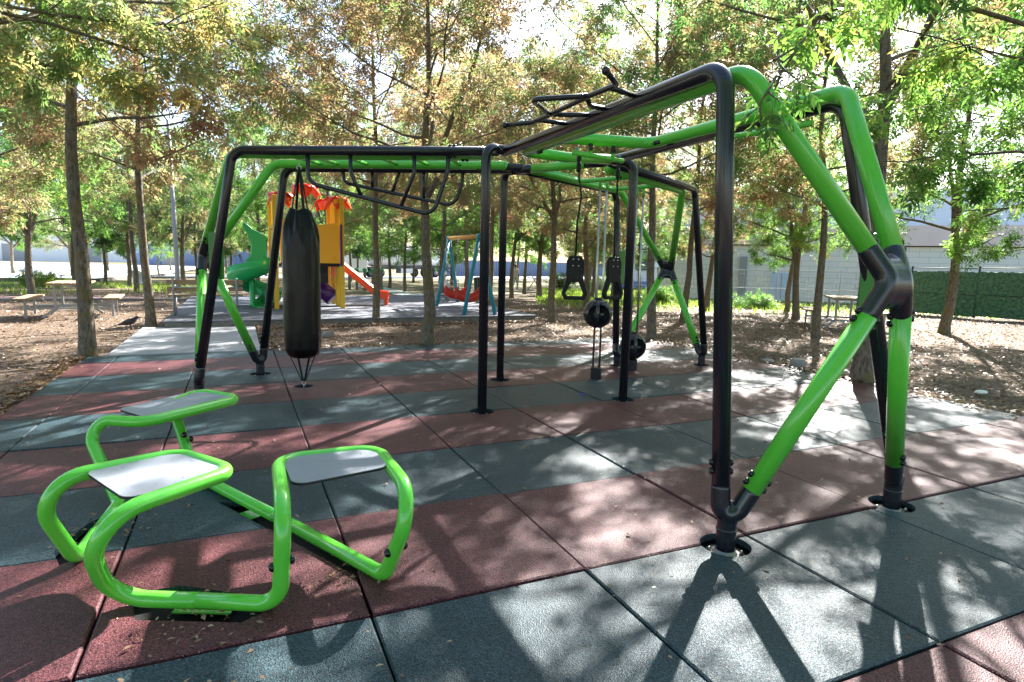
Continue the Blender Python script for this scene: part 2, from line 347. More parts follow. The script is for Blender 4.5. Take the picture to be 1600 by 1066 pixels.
# ================================================================ SETTING: ground, rubber floor, path, platform
FX0, FX1, FY0, FY1 = -1.38, 7.75, -4.0, 8.60          # outline of the rubber floor
def ground_sheet():
    xs = sorted(set([FX0+.04, FX0+.10, FX1-.10, FX1-.04, -260, -160, -100, -70, -50, -40]+list(np.arange(-30, 45, 1.0))+[50, 60, 80, 110, 160, 260]))
    ys = sorted(set([FY1-.10, FY1-.04, -60, -30, -15]+list(np.arange(-8, 60, 1.0))+[65, 72, 80, 95, 120, 170, 260, 400]))
    rnd = random.Random(4)
    vs = []; gr = []
    for y in ys:
        for x in xs:
            inside = (FX0-.6 < x < FX1+.6 and -9 < y < FY1+.6) or (-1.8 < x < 8.4 and 8 < y < 20.5)
            under = FX0+.08 < x < FX1-.08 and FY0+.5 < y < FY1-.08
            z = terr(x, y)-(.16 if under else .035) + (0 if inside else rnd.uniform(-.02, .035))
            vs.append((x, y, z))
            d = (x-CAM.x)*CF.x+(y-CAM.y)*CF.y; lat = (x-CAM.x)*CF.y-(y-CAM.y)*CF.x
            g = sstep(17, 27, d)*.42 if lat > 3 else sstep(19, 36, d)*.33
            gr.append(g)
    n = len(xs); fs = [(j*n+i, j*n+i+1, (j+1)*n+i+1, (j+1)*n+i) for j in range(len(ys)-1) for i in range(n-1)]
    me = bpy.data.meshes.new('ground'); me.from_pydata(vs, [], fs)
    a = me.attributes.new('grass', 'FLOAT', 'POINT'); a.data.foreach_set('value', gr)
    return tag(link('ground', me, M['soil']), 'dry brown soil strewn with leaf litter under the trees', None, kind='structure')
ground_sheet()

def rubber_floor():
    rnd = random.Random(2); mb = MB(); var = []
    xs = [FX0]+list(range(-1, 8))+[FX1]; ys = list(range(-4, 9))+[FY1]
    g = .0045
    for j in range(len(ys)-1):
        for i in range(len(xs)-1):
            x0, x1, y0, y1 = xs[i]+g, xs[i+1]-g, ys[j]+g, ys[j+1]-g
            z = .0+rnd.uniform(-.004, .003)+(.006 if ys[j] == 1 else 0); t = [z+rnd.uniform(-.0015, .0015) for _ in range(4)]
            j4 = lambda: rnd.uniform(-.003, .003)
            a = [(x0+j4(), y0+j4(), t[0]), (x1+j4(), y0+j4(), t[1]), (x1+j4(), y1+j4(), t[2]), (x0+j4(), y1+j4(), t[3])]
            mb.cm = 0 if j % 2 == 0 else 1        # row parity fixes the colour
            b = .008
            top = [(a[0][0]+b, a[0][1]+b, a[0][2]), (a[1][0]-b, a[1][1]+b, a[1][2]), (a[2][0]-b, a[2][1]-b, a[2][2]), (a[3][0]+b, a[3][1]-b, a[3][2])]
            mid = [(p[0], p[1], p[2]-.006) for p in a]; bot = [(p[0], p[1], -.034) for p in a]
            fs = [(0, 1, 2, 3)]+[(4+k, 4+(k+1) % 4, (k+1) % 4, k) for k in range(4)]+[(8+k, 8+(k+1) % 4, 4+(k+1) % 4, 4+k) for k in range(4)]+[(11, 10, 9, 8)]
            mb.add(top+mid+bot, fs); var += [rnd.uniform(.9, 1.1)]*12
    me = mb.mesh('rubber_floor'); at = me.attributes.new('tilevar', 'FLOAT', 'POINT'); at.data.foreach_set('value', var)
    o = link('rubber_floor', me, [M['rub_teal'], M['rub_red']], smooth=False)
    # real openings round the footings
    cut = MB()
    for (x, y, r) in HOLES: cut.lathe([(r*1.04, -.1), (r, .1)], (x, y, 0), 28)
    for poly in SLOTS: cut.prism(poly, .2, lambda a, b, d: (a, b, -.1+d))
    co = cut.build('cutter', None)
    def bo(ob):
        b = ob.modifiers.new('b', 'BOOLEAN'); b.operation = 'DIFFERENCE'; b.solver = 'EXACT'; b.object = co; b.use_self = False
    baked(o, [bo]); bpy.data.objects.remove(co)
    if 'tilevar' not in o.data.attributes:
        at = o.data.attributes.new('tilevar', 'FLOAT', 'POINT'); at.data.foreach_set('value', [1.0]*len(o.data.vertices))
    at = o.data.attributes['tilevar']; n = len(at.data); vv = np.zeros(n, dtype=np.float32); at.data.foreach_get('value', vv); vv[vv < .88] = 1.0; at.data.foreach_set('value', vv)
    o.data.polygons.foreach_set('use_smooth', [False]*len(o.data.polygons))
    return tag(o, 'rubber tiles in alternating red and blue green stripes', kind='structure')
HOLES = [(2.64, 3.985, .115), (3.41, 5.36, .115), (4.25, 3.985, .115), (2.81, .95, .125), (4.19, 1.0, .125), (.16, 5.42, .12), (.76, 6.60, .12),
         (6.66, 5.52, .11), (5.40, 5.82, .11), (1.18, 5.72, .10)]
SLOTS = [[(.14, 1.30), (.52, 1.13), (.60, 1.17), (.60, 1.30), (.28, 1.52), (.10, 1.52)],
         [(.40, 2.48), (.98, 1.35), (1.06, 1.40), (.86, 1.90), (.58, 2.42)],
         [(-.24, 1.92), (-.10, 1.98), (-.04, 2.40), (-.10, 2.55), (-.22, 2.40), (-.30, 2.1)]]
rubber_floor()
mb = MB().box((3.185, 2.3, -.062), (9.06, 12.5, .004)); tag(mb.build('footing_soil', M['pit'], smooth=False), 'dark compacted base beneath the rubber tiles', kind='structure')

mb = MB().box((-.17, 10.42, -.03), (2.0, 3.6, .07)); tag(mb.build('path', M['concrete'], smooth=False, bevel=.01), 'pale concrete slab joining rubber floor and play platform', kind='structure')
# raised play platform: kerb and rubber top
mb = MB().box((3.22, 16.1, .03), (8.0, 8.0, .14))
tag(mb.build('kerb', M['kerb'], smooth=False, bevel=.01), 'rough concrete kerb round the play platform', kind='structure')
mb = MB().box((3.22, 16.1, .115), (8.06, 8.06, .028))
tag(mb.build('play_platform', M['platform'], smooth=False, bevel=.006), 'raised grey rubber platform under slide tower and swings', kind='structure')
# distant paths
def strip(name, pts, wid, m, label, z=.012, side=0):
    mb = MB(); P = [Vector((p[0], p[1], 0)) for p in pts]; vs = []
    for i, p in enumerate(P):
        t = (P[min(i+1, len(P)-1)]-P[max(i-1, 0)]).normalized(); nrm = Vector((-t.y, t.x, 0))
        for s in (-.5, .5):
            q = p+nrm*wid*s; vs.append((q.x, q.y, terr(q.x, q.y)+z))
    mb.add(vs, [(2*i, 2*i+2, 2*i+3, 2*i+1) for i in range(len(P)-1)])
    return tag(mb.build(name, m, smooth=False), label, kind='structure')
strip('running_track', [(x, 21.35-.0*x, 0) for x in np.arange(-40, -.7, 2)], 1.7, M['redpath'], 'thin worn red track crossing behind the picnic table', .03)
mb = MB()
for k in range(20): mb.box((-1.7-2*k, 20.42, terr(-1.7-2*k, 20.42)+.02), (1.98, .12, .10))
tag(mb.build('track_kerb', M['kerb'], smooth=False), 'low kerb along the red track', kind='structure')
strip('garden_path', [(6.9, 20.1), (7.6, 24), (8.1, 28), (8.3, 33), (8.6, 40)], 1.6, M['concrete'], 'pale narrow path leading away behind the red slide', .02)
# low stone slab on the path edge, road and yard far behind
strip('road', [(-30+6*k, 55.5+1.2*k, 0) for k in range(22)], 9, M['asphalt'], 'pale sunlit road behind the trees', .03)
def sheet(name, poly, m, label, z):
    mb = MB(); mb.add([(x, y, terr(x, y)+z) for x, y in poly], [tuple(range(len(poly)))]); return tag(mb.build(name, m, smooth=False), label, kind='structure')
sheet('car_park', [(-150, 62), (-13, 44), (-8.2, 46), (-5.5, 60), (-4, 110), (-150, 200)], M['white'], 'bleached bright concrete yard left of the trees', .05)
mb = MB()
for (a, b) in [((-60, 49.2), (-13, 43.8)), ((-13, 43.8), (-7.9, 46.3)), ((-7.9, 46.3), (-5.3, 60))]:
    mb.bar((a[0], a[1], terr(*a)+.08), (b[0], b[1], terr(*b)+.08), .25, .26)
tag(mb.build('yard_kerb', M['kerb'], smooth=False), 'dark kerb along the bright yard', kind='structure')

# ================================================================ CLIMBING RIG
HC = Vector((3.445, 4.45, 0)); HW = .585
ARM = {'N': (Vector((0, -1, 0)), Vector((-1, 0, 0))), 'L': (Vector((-.866, .5, 0)), Vector((.5, .866, 0))), 'F': (Vector((.866, .5, 0)), Vector((.5, -.866, 0)))}
def AP(a, s, lat, z): d, r = ARM[a]; return HC+d*s+r*lat+Vector((0, 0, z))
rig = thing('climbing_rig', 'large three armed rig of charcoal and green tubes standing on rubber tiles', 'climbing frame', tuple(HC))
def rp(mb, name, m, parent=None, **k):
    o = mb.build(name, m, None, **k)
    if parent is None:
        o.parent = rig; o.matrix_parent_inverse = Matrix.Translation(-HC)
    else: o.parent = parent
    return o
bolt_mesh = None
def bolts(parent, pts):
    """pairs of domed caps: pts = [(position on the tube surface, outward normal)]"""
    global bolt_mesh
    for p, nrm in pts:
        if bolt_mesh is None:
            mb = MB(); mb.lathe([(.019, -.006), (.019, .005), (.016, .012), (.009, .016), (.001, .0165)], n=12)
            mb.cm = 1; mb.lathe([(.005, .015), (.0045, .0175), (.001, .018)], n=8)
            bolt_mesh = mb.mesh('bolt'); bolt_mesh.materials.append(M['bolt']); bolt_mesh.materials.append(M['boltc'])
            bolt_mesh.polygons.foreach_set('use_smooth', [True]*len(bolt_mesh.polygons))
        o = bpy.data.objects.new('bolt', bolt_mesh); COL.objects.link(o)
        q = Vector(nrm).normalized().to_track_quat('Z', 'Y')
        o.matrix_basis = Matrix.Translation(Vector(p)) @ q.to_matrix().to_4x4(); o.parent = parent
RT, RG = .046, .049
ZD = {('N', 1): 2.445, ('N', -1): 2.468, ('L', 1): 2.456, ('L', -1): 2.452, ('F', 1): 2.455, ('F', -1): 2.47}
ZGR = {('N', 1): 2.425, ('N', -1): 2.492, ('L', 1): 2.488, ('L', -1): 2.440, ('F', 1): 2.42, ('F', -1): 2.47}
FOOT = {('N', 1): (2.81, .95), ('N', -1): (4.19, 1.00), ('L', -1): (.16, 5.42), ('L', 1): (.76, 6.60), ('F', 1): (6.66, 5.52), ('F', -1): (5.40, 5.82)}
SD = {('N', 1): 3.22, ('N', -1): 3.0, ('L', -1): 3.02, ('L', 1): 3.06, ('F', 1): 2.88, ('F', -1): 2.9}
SG = {('N', 1): 3.26, ('N', -1): 3.09, ('L', -1): 3.10, ('L', 1): 3.14, ('F', 1): 2.72, ('F', -1): 2.8}
NODE = {'N': Vector((3.475, .64, 1.375)), 'L': Vector((.22, 6.26, 1.41)), 'F': Vector((6.54, 6.25, 1.36))}
VV = {210: HC+Vector((math.cos(math.radians(210)), math.sin(math.radians(210)), 0))*.675, 330: HC+Vector((math.cos(math.radians(330)), math.sin(math.radians(330)), 0))*.675, 90: HC+Vector((0, .675, 0))}
POST = {210: (2.64, 3.985), 330: (4.25, 3.985), 90: (3.41, 5.36)}
START = {('N', 1): 210, ('L', -1): 210, ('N', -1): 330, ('F', 1): 330, ('L', 1): 90, ('F', -1): 90}
def base_plate(x, y, r=.10):
    mb = MB(); mb.lathe([(r, -.052), (r, -.044), (.066, -.042), (.056, -.038), (.052, -.02)], (x, y, 0), 28)
    o = rp(mb, 'base_plate', M['plate'])
    for k in range(4):
        a = math.radians(45+90*k+7); b = MB(); b.lathe([(.011, -.046), (.011, -.028), (.007, -.020), (.003, -.018)], (x+.08*math.cos(a), y+.08*math.sin(a), 0), 6)
        rp(b, 'anchor_bolt', M['steel'], o)
    return o
# hub posts
for ang, (x, y) in POST.items():
    v = VV[ang]; z = 2.45
    tgt = {210: AP('N', .9, HW, 2.445), 330: AP('N', .55, -HW, 2.462), 90: AP('L', .2, HW, 2.456)}[ang]
    if ang == 90: tgt = AP('F', .5, -HW, 2.455)
    pts = fillet([(x, y, -.045), (x, y, z+(.02 if ang != 90 else 0)), (v.x, v.y, z), tgt], [.13, .14], 10)
    o = rp(MB().tube(pts, .045, 18), 'hub_post', M['dark'])
    base_plate(x, y, .085)
YT = {}
for (a, sd), st in START.items():
    d, r = ARM[a]; v = VV[st]; zd = ZD[a, sd]; fx, fy = FOOT[a, sd]; foot = Vector((fx, fy, 0)); top = AP(a, SD[a, sd], HW*sd, zd)
    fork = foot+Vector((0, 0, .20)); node = NODE[a]
    node = node+r*sd*.045; hz_ = (node-fork); hz_.z = 0; hz_.normalize()
    la = foot-hz_*.038+Vector((0, 0, .175)); lbp = foot+hz_*.045+Vector((0, 0, .175)); fork = foot-hz_*.038+Vector((0, 0, .20))
    legdir = (top-la).normalized(); brdir = (node-lbp).normalized(); bfork = lbp
    leg_end = fork+legdir*.10
    start = v+Vector((0, 0, zd)) + (d*.04)
    pts = fillet([start, top, leg_end], .15, 12)
    rail = rp(MB().tube(pts, RT, 20), 'charcoal_rail', M['dark'])
    # foot joint
    mb = MB(); mb.tube([foot+Vector((0, 0, -.045)), foot+Vector((0, 0, .16))], .050, 20); mb.tube(fillet([fork+legdir*.12, la, lbp, lbp+brdir*.145], [.05, .05], 8), .0495, 20)
    mb.ball((la+lbp)/2+Vector((0, 0, -.005)), .057, 16)
    fj = baked(rp(mb, 'foot_joint', M['dark']), [remesh(.007, 8)])
    MB()
    ring = MB().lathe([(.0535, .085), (.0545, .09), (.0535, .095)], foot, 24); rp(ring, 'collar', M['dark'], fj).matrix_parent_inverse = Matrix.Translation(Vector((0, 0, 0)))
    base_plate(fx, fy)
    nrm = -CF.x*Vector((1, 0, 0))-CF.y*Vector((0, 1, 0))
    def pair(parent, origin, axis, dist, rad, normals, gap=.045):
        out = []
        for nn in normals:
            nn = (nn-axis*nn.dot(axis)).normalized()
            for k in (0, 1): out.append((origin+axis*(dist+gap*k)+nn*rad, nn))
        bolts(parent, out)
    side = Vector((CF.y, -CF.x, 0))
    pair(rail, fork, legdir, .19, RT, [side, -side] if a == 'N' and sd == 1 else [nrm*.6-side])
    # lower brace
    ndir = (bfork-node).normalized()
    lb = rp(MB().tube([bfork+brdir*.14, node+ndir*.16], RG, 20), 'green_brace', M['green'])
    pair(lb, bfork, brdir, .17, RG, [side, -side] if a == 'N' and sd == 1 else [nrm+side*.4])
    pair(lb, node, ndir, .19, RG, [side, -side] if a == 'N' else [nrm-side*.5])
    # upper green tube: hub - corner - node
    gc = AP(a, SG[a, sd], .475*sd, ZGR[a, sd]); s0 = {('N', 1): .62, ('N', -1): 1.18, ('L', 1): .45, ('L', -1): .45, ('F', 1): .55, ('F', -1): .45}[a, sd]
    gs = AP(a, s0, .475*sd, ZGR[a, sd]); up = (gc-node).normalized()
    P = [gs, gc, node+up*.17]; rad = [.17]
    if (a, sd) == ('N', -1): P = [AP('N', 1.14, .40, 2.46)] + P; rad = [.12, .17]
    ug = rp(MB().tube(fillet(P, rad, 12), RG, 20), 'green_rail', M['green'])
    pair(ug, node, up, .20, RG, [side] if a == 'N' else [nrm])
    bolts(ug, [(AP(a, s0+.25+.04*k, .475*sd, ZGR[a, sd]-RG), (0, 0, -1)) for k in (0, 1)])
    if (a, sd) == ('N', -1): bolts(ug, [(AP(a, 1.30+.045*k, .475*sd, ZGR[a, sd])+Vector((-.045, -.0, -.02)), (-1, -.2, -.4)) for k in (0, 1)])
    if (a, sd) == ('L', -1): bolts(rail, [(AP('L', .8+.04*k, -HW, zd+s_*RT), (0, 0, s_)) for k in (0, 1) for s_ in (-1, 1)])
    YT[a, sd] = (bfork, top, gc)
for a in 'NLF':
    node = NODE[a]; mb = MB(); ends = []
    for sd in (1, -1):
        fork, top, gc = YT[a, sd]; n2 = node+ARM[a][1]*sd*.045; ends += [(gc-n2).normalized(), (fork-n2).normalized()]
    rv = ARM[a][1]
    for q, sd in enumerate((1, -1)):
        c0 = node+rv*sd*.045
        mb.tube(fillet([c0+ends[2*q]*.20, c0, c0+ends[2*q+1]*.20], .09, 10), .0515, 20)
    PA = [fillet([node+rv*sd*.045+ends[2*q]*.16, node+rv*sd*.045, node+rv*sd*.045+ends[2*q+1]*.16], .09, 10) for q, sd in enumerate((1, -1))]
    for i in range(len(PA[0])):
        g = (PA[0][i]-PA[1][i]).length
        if g < .16: mb.tube([PA[0][i], PA[1][i]], .050, 14)
    for f_ in (.35, .65): mb.tube([PA[0][0].lerp(PA[0][1], f_), PA[1][0].lerp(PA[1][1], f_)], .045 if f_ > .5 else .03, 14); mb.tube([PA[0][-1].lerp(PA[0][-2], f_), PA[1][-1].lerp(PA[1][-2], f_)], .045 if f_ > .5 else .03, 14)
    baked(rp(mb, 'brace_joint', M['dark']), [remesh(.007, 16)])
# hub cross members
rp(MB().tube(fillet([AP('N', .60, .46, 2.42), AP('N', .62, .05, 2.405), AP('N', .55, -.45, 2.44)], .2), .048, 18), 'green_crossbeam', M['green'])
o = rp(MB().tube([VV[90]+Vector((.12, -.18, 2.455)), VV[330]+Vector((-.14, .22, 2.455))], .049, 18), 'green_crossbeam', M['green'])
rp(MB().tube([VV[90]+Vector((.02, -.03, 2.456)), VV[90]+Vector((.14, -.22, 2.455))], .046, 18), 'hub_sleeve', M['dark'])
rp(MB().tube([VV[330]+Vector((-.02, .03, 2.455)), VV[330]+Vector((-.15, .24, 2.455))], .046, 18), 'hub_sleeve', M['dark'])
rp(MB().tube([AP('L', .47, HW-.11, 2.488), AP('L', .40, HW-.03, 2.47)], [.052, .045], 16), 'hub_sleeve', M['green'])
rp(MB().tube([AP('L', .45, .50, 2.475), AP('L', .02, HW-.02, 2.46), VV[90]+Vector((0, 0, 2.457))], .046, 18), 'hub_sleeve', M['dark'])
# left arm: monkey bar rungs and centre rail
rp(MB().tube([AP('L', 2.56, -.16, 2.455), AP('L', .62, -.16, 2.458)], .026, 14), 'centre_rail', M['green'])
for s in (2.56, 2.35, 2.01, 1.66, 1.31, .94):
    rp(MB().tube([AP('L', s, -.475, 2.44), AP('L', s, .475, 2.488)], .019, 10), 'rung', M['green'])
# sloping handle rails hung under the left arm
def dipbar(lat, main, struts):
    o = rp(MB().tube(fillet([AP('L', s, lat, z) for s, z in main], [.13, .13, .13][:len(main)-2], 8), .021, 14), 'handle_rail', M['dark'])
    for st in struts: rp(MB().tube(fillet([AP('L', s, lat, z) for s, z in st], .06, 5), .0185, 12), 'strut', M['dark'], o)
dipbar(-HW, [(2.25, 2.43), (2.25, 2.145), (1.005, 1.85), (.865, 2.27), (.86, 2.43)], [[(1.82, 2.42), (1.82, 2.25), (1.71, 2.015)], [(1.19, 2.42), (1.19, 2.25), (1.32, 1.93)]])
dipbar(HW, [(2.35, 2.44), (2.34, 2.295), (1.03, 2.045), (.94, 2.32), (.94, 2.45)], [[(2.0, 2.44), (2.0, 2.25)], [(1.67, 2.44), (1.76, 2.20)], [(1.39, 2.44), (1.39, 2.13)]])
# pull-up handles above the near arm
hz = 2.465
hb = rp(MB().tube(fillet([(2.42, 1.67, hz+.01), (2.60, 1.83, hz), (2.585, 2.13, hz), (2.60, 2.66, hz), (2.595, 2.95, hz), (2.44, 3.10, hz-.01)], [.05, .02, .02, .06], 6), .017, 12), 'pull_up_bar', M['dark'])
rp(MB().tube(fillet([(2.585, 2.12, hz), (2.31, 2.37, hz), (2.60, 2.67, hz)], .05, 6), .017, 12), 'grip_loop', M['dark'], hb)
for p in ((2.42, 1.67, hz+.01), (2.44, 3.10, hz-.01)): rp(MB().ball(p, .024, 14), 'end_cap', M['dark'], hb)
for q in ([(2.60, 1.90, hz), (2.845, 1.98, 2.462)], [(2.59, 2.15, hz), (2.70, 2.29, hz-.01), (2.845, 2.33, 2.462)], [(2.60, 2.66, hz), (2.72, 2.56, hz-.01), (2.845, 2.52, 2.462)], [(2.60, 2.86, hz), (2.845, 2.85, 2.462)]):
    s = rp(MB().tube(fillet(q, .05, 5), .0165, 12), 'bracket_arm', M['dark'], hb)
    e = q[-1]; rp(MB().box((e[0]+.015, e[1], e[2]-.005), (.05, .05, .055)), 'clamp', M['dark'], hb, smooth=False, bevel=.006)
# swing-hook bars under the near arm
def hookbar(p0, p1, br, anc):
    o = rp(MB().tube([p0, p1], .0205, 14), 'hook_bar', M['green'])
    for f in br:
        q = Vector(p0).lerp(Vector(p1), f); t = Vector((q.x, q.y, anc))
        rp(MB().bar(q, t, .006, .035).lathe([(.026, -.006), (.026, .006)], q, 14, 'x'), 'bracket', M['green'], o, smooth=False)
        rp(MB().box((t.x-.012, t.y-.02, t.z-.035), (.03, .03, .06)), 'clamp', M['bolt'], o, smooth=False, bevel=.005)
    return o
hk = hookbar((3.125, 3.25, 2.338), (3.62, 3.25, 2.312), (.34, .79), 2.43)
for x, z in ((3.155, 2.37), (3.575, 2.345)): rp(MB().ball((x, 3.235, z), (.012, .012, .012), 8), 'lock_nut', M['cyan'], hk)
hookbar((3.71, 2.22, 2.33), (3.88, 1.55, 2.335), (.15, .62), 2.44)
# far arm rungs carrying the steel guide rails
rp(MB().tube(fillet([VV[90]+Vector((.18, -.22, 2.42)), AP('F', 1.16, -.20, 2.40), AP('F', 1.2, .45, 2.42)], .12), .026, 12), 'rung', M['green'])
rp(MB().tube(fillet([AP('F', 1.25, -.28, 2.40), AP('F', 2.02, -.22, 2.40), AP('F', 2.05, .45, 2.42)], .12), .026, 12), 'rung', M['green'])
pa = ARM['F']
def guide(cx, cy, sx, sy, top):
    o = rp(MB().lathe([(.068, -.02), (.068, .14), (.060, .15)], (cx, cy, 0), 24), 'rail_socket', M['dark'], smooth=True, auto=.6)
    for k in (-.5, .5):
        x, y = cx+sx*k, cy+sy*k
        rp(MB().tube([(x, y, .14), (x, y, top)], .0125, 12), 'guide_rail', M['steel'])
        rp(MB().tube([(x, y, top-.09), (x, y, top+.02)], .019, 12), 'rail_clamp', M['green'])
    rp(MB().lathe([(.095, -.02), (.095, -.004), (.07, .0)], (cx, cy, 0), 24), 'base_plate', M['bolt'])
guide(4.58, 5.06, .085, -.015, 2.40)
guide(5.41, 5.47, .06, -.06, 2.40)
# green boards fixed inside the left-hand leg of each arm
for a, c, wd in (('N', (4.09, 1.20, 1.42), (0, 1, 0)), ('L', (.36, 5.45, 1.42), (.866, -.5, 0)), ('F', (5.36, 5.75, 1.38), (.866, .5, 0))):
    w = Vector(wd)
    mb = MB().box(c, (.15, .022, .46), math.atan2(w.y, w.x)); rp(mb, 'side_board', M['panel'], smooth=False, bevel=.008)

# ================================================================ things hanging from / sliding on the rig
bag = thing('punching_bag', 'tall black vinyl punching bag hanging by straps under left arm', 'punching bag', (1.17, 5.60, 0))
def bagbody():
    prof = [(.02, .335), (.10, .343), (.150, .375), (.174, .43), (.180, .55), (.181, 1.0), (.180, 1.35), (.179, 1.52), (.172, 1.64), (.158, 1.73), (.135, 1.81), (.112, 1.875), (.098, 1.92), (.062, 1.915), (.04, 1.89)]
    prof = [(prof[0])]+prof[1:]
    P = []
    for i in range(len(prof)-1):
        for k in range(4):
            t = k/4; P.append((prof[i][0]*(1-t)+prof[i+1][0]*t, prof[i][1]*(1-t)+prof[i+1][1]*t))
    P.append(prof[-1]); n = 64; mb = MB(); vs = []
    for r, z in P:
        pl = sstep(1.45, 1.85, z); lo = sstep(.62, .40, z) if False else sstep(.40, .62, z)
        for k in range(n):
            a = 2*math.pi*k/n
            w = 1+pl*(.10*math.cos(7*a+.5)+.05*math.cos(12*a+z*9))+.006*math.sin(3*a+z*7)+.006*math.sin(5*a-z*11)+.02*(1-lo)*math.cos(9*a)
            w *= 1.07
            vs.append((r*w*math.cos(a), r*w*math.sin(a), z+.012*pl*math.sin(4*a)))
    fs = [(i*n+k, i*n+(k+1) % n, (i+1)*n+(k+1) % n, (i+1)*n+k) for i in range(len(P)-1) for k in range(n)]+[tuple(range(n-1, -1, -1)), tuple((len(P)-1)*n+k for k in range(n))]
    mb.add(vs, fs); return mb
body = bagbody().build('bag_body', M['vinyl'], bag)
for k in range(4):
    a = math.radians(20+90*k); x, y = .098*math.cos(a), .098*math.sin(a)
    MB().bar((x, y, 1.86), (x*.13, y*.13, 2.335), .028, .004, up=(math.cos(a), math.sin(a), 0)).build('strap', M['strap'], bag, smooth=False)
    x, y = .16*math.cos(a), .16*math.sin(a)
    MB().bar((x, y, .40), (x*.12, y*.12, .075), .022, .004, up=(math.cos(a), math.sin(a), 0)).build('strap', M['strap'], bag, smooth=False)
MB().tube([(.022*math.cos(t), 0, 2.352+.022*math.sin(t)) for t in np.linspace(0, 6.283, 17)[:-1]], .0045, 8, closed=True).tube([(0, .018*math.cos(t), 2.385+.022*math.sin(t)) for t in np.linspace(0, 6.283, 17)[:-1]], .0045, 8, closed=True).build('shackle', M['steel'], bag)
MB().tube([(.02*math.cos(t), 0, .055+.022*math.sin(t)) for t in np.linspace(0, 6.283, 17)[:-1]], .004, 8, closed=True).tube([(.0, .016*math.cos(t), .02+.022*math.sin(t)) for t in np.linspace(0, 6.283, 17)[:-1]], .004, 8, closed=True).build('ground_link', M['steel'], bag)

def foot_loop(x, y, rz, label, cordpts, tread):
    t = thing('hanging_stirrup', label, 'stirrup', (x, y, 1.49), rz, 'black stirrups hanging from the rig')
    out = [(.050, 0), (.075, -.045), (.076, -.15), (.070, -.18), (.112, -.325), (.088, -.375)]
    outline = out+[(-a, b) for a, b in reversed(out)]
    hole = [(.034, -.225), (.078, -.325), (.062, -.345)]; hole = hole+[(-a, b) for a, b in reversed(hole)]
    hole = [(.034, -.225), (.078, -.322), (.066, -.343), (-.066, -.343), (-.078, -.322), (-.034, -.225)]
    mb = MB(); mb.prism(outline, .036, lambda a, b, d: (a, -.018+d, b))
    o = mb.build('foot_plate', M['black'], t, smooth=False)
    c = MB(); c.prism(hole, .2, lambda a, b, d: (a, -.1+d, b)); co = c.build('cutter', None)
    co.parent = t; bpy.context.view_layer.update()
    def bo(ob):
        b = ob.modifiers.new('b', 'BOOLEAN'); b.operation = 'DIFFERENCE'; b.solver = 'EXACT'; b.object = co
        v = ob.modifiers.new('v', 'BEVEL'); v.width = .007; v.segments = 2; v.limit_method = 'ANGLE'
    baked(o, [bo]); bpy.data.objects.remove(co)
    for sx, z in ((.022, -.03), (-.022, -.03), (.024, -.085), (-.024, -.085)):
        MB().lathe([(.007, -.022), (.006, -.0245), (.001, -.025)], (sx, 0, z), 8, 'y').build('rivet', M['steel'], t)
    if tread:
        g = MB()
        for k in range(7): g.box((-.054+.018*k, -.020, -.15), (.0022, .006, .09))
        for k in range(6): g.box((0, -.020, -.11-.016*k), (.12, .006, .0022))
        g.build('tread', M['bolt'], t, smooth=False)
    MB().tube(fillet(cordpts, .05, 4), .0085, 10).build('cord', M['strap'], t)
    top = cordpts[-1]
    MB().lathe([(.017, -.13), (.019, -.12), (.019, -.06), (.012, -.045)], top, 12).build('cord_clamp', M['black'], t)
    MB().tube([(top[0]+.016*math.cos(a), top[1], top[2]-.02+.026*math.sin(a)) for a in np.linspace(0, 6.283, 17)[:-1]], .006, 8, closed=True).build('carabiner', M['bolt'], t)
    return t
foot_loop(3.185, 3.25, -.35, 'black hanging stirrup with ribbed tread, left of the two on cords', [(.0, 0, -.005), (.004, 0, .28), (.03, 0, .50), (.004, 0, .66), (.0, 0, .825)], True)
foot_loop(3.575, 3.25, .1, 'black hanging stirrup with smooth face, right of the two beside charcoal post', [(0, 0, -.005), (-.004, 0, .2), (.002, 0, .4), (.0, 0, .55), (.0, 0, .80)], False)
for o in [k for k in bpy.data.objects if k.name.startswith('hanging_stirrup') and False]: pass

def handle_ball(x, y, z, face, label):
    t = thing('handle_ball', label, 'grip ball', (x, y, z), face, 'black grip balls sliding on steel rails')
    mb = MB(); mb.ball((0, 0, 0), (.178, .178, .182), 40)
    o = mb.build('ball_shell', M['dark'], t)
    c = MB(); c.ball((0, -.150, 0), (.132, .15, .118), 32); co = c.build('cutter', None); co.parent = t; bpy.context.view_layer.update()
    def bo(ob):
        b = ob.modifiers.new('b', 'BOOLEAN'); b.operation = 'DIFFERENCE'; b.solver = 'EXACT'; b.object = co
    baked(o, [bo]); bpy.data.objects.remove(co); split_sharp(o.data, .6)
    MB().tube([(-.025, -.11, .140), (-.020, -.145, .075), (-.018, -.155, 0), (-.020, -.145, -.075), (-.025, -.11, -.140)], [.028, .023, .021, .023, .028], 14).build('grip', M['dark'], t)
    MB().lathe([(.05, .165), (.05, .190), (.038, .194)], (0, 0, 0), 20).build('bushing', M['bolt'], t)
    return t
handle_ball(4.57, 5.06, .82, math.radians(-25), 'black grip ball halfway up its two steel rails, the upper one')
handle_ball(5.41, 5.47, .33, math.radians(-15), 'black grip ball near the ground, half hidden behind charcoal post')

# ================================================================ triple seat
seat = thing('tripod_seat', 'bright green bent tube frame carrying three grey seats, at lower left', 'seat', (.4, 1.8, 0))
def stp(mb, name, m, parent=None, **k):
    o = mb.build(name, m, None, **k)
    if parent is None: o.parent = seat; o.matrix_parent_inverse = Matrix.Translation((-.4, -1.8, 0))
    else: o.parent = parent
    return o
RS = .033; ZS = .445; zg = .032
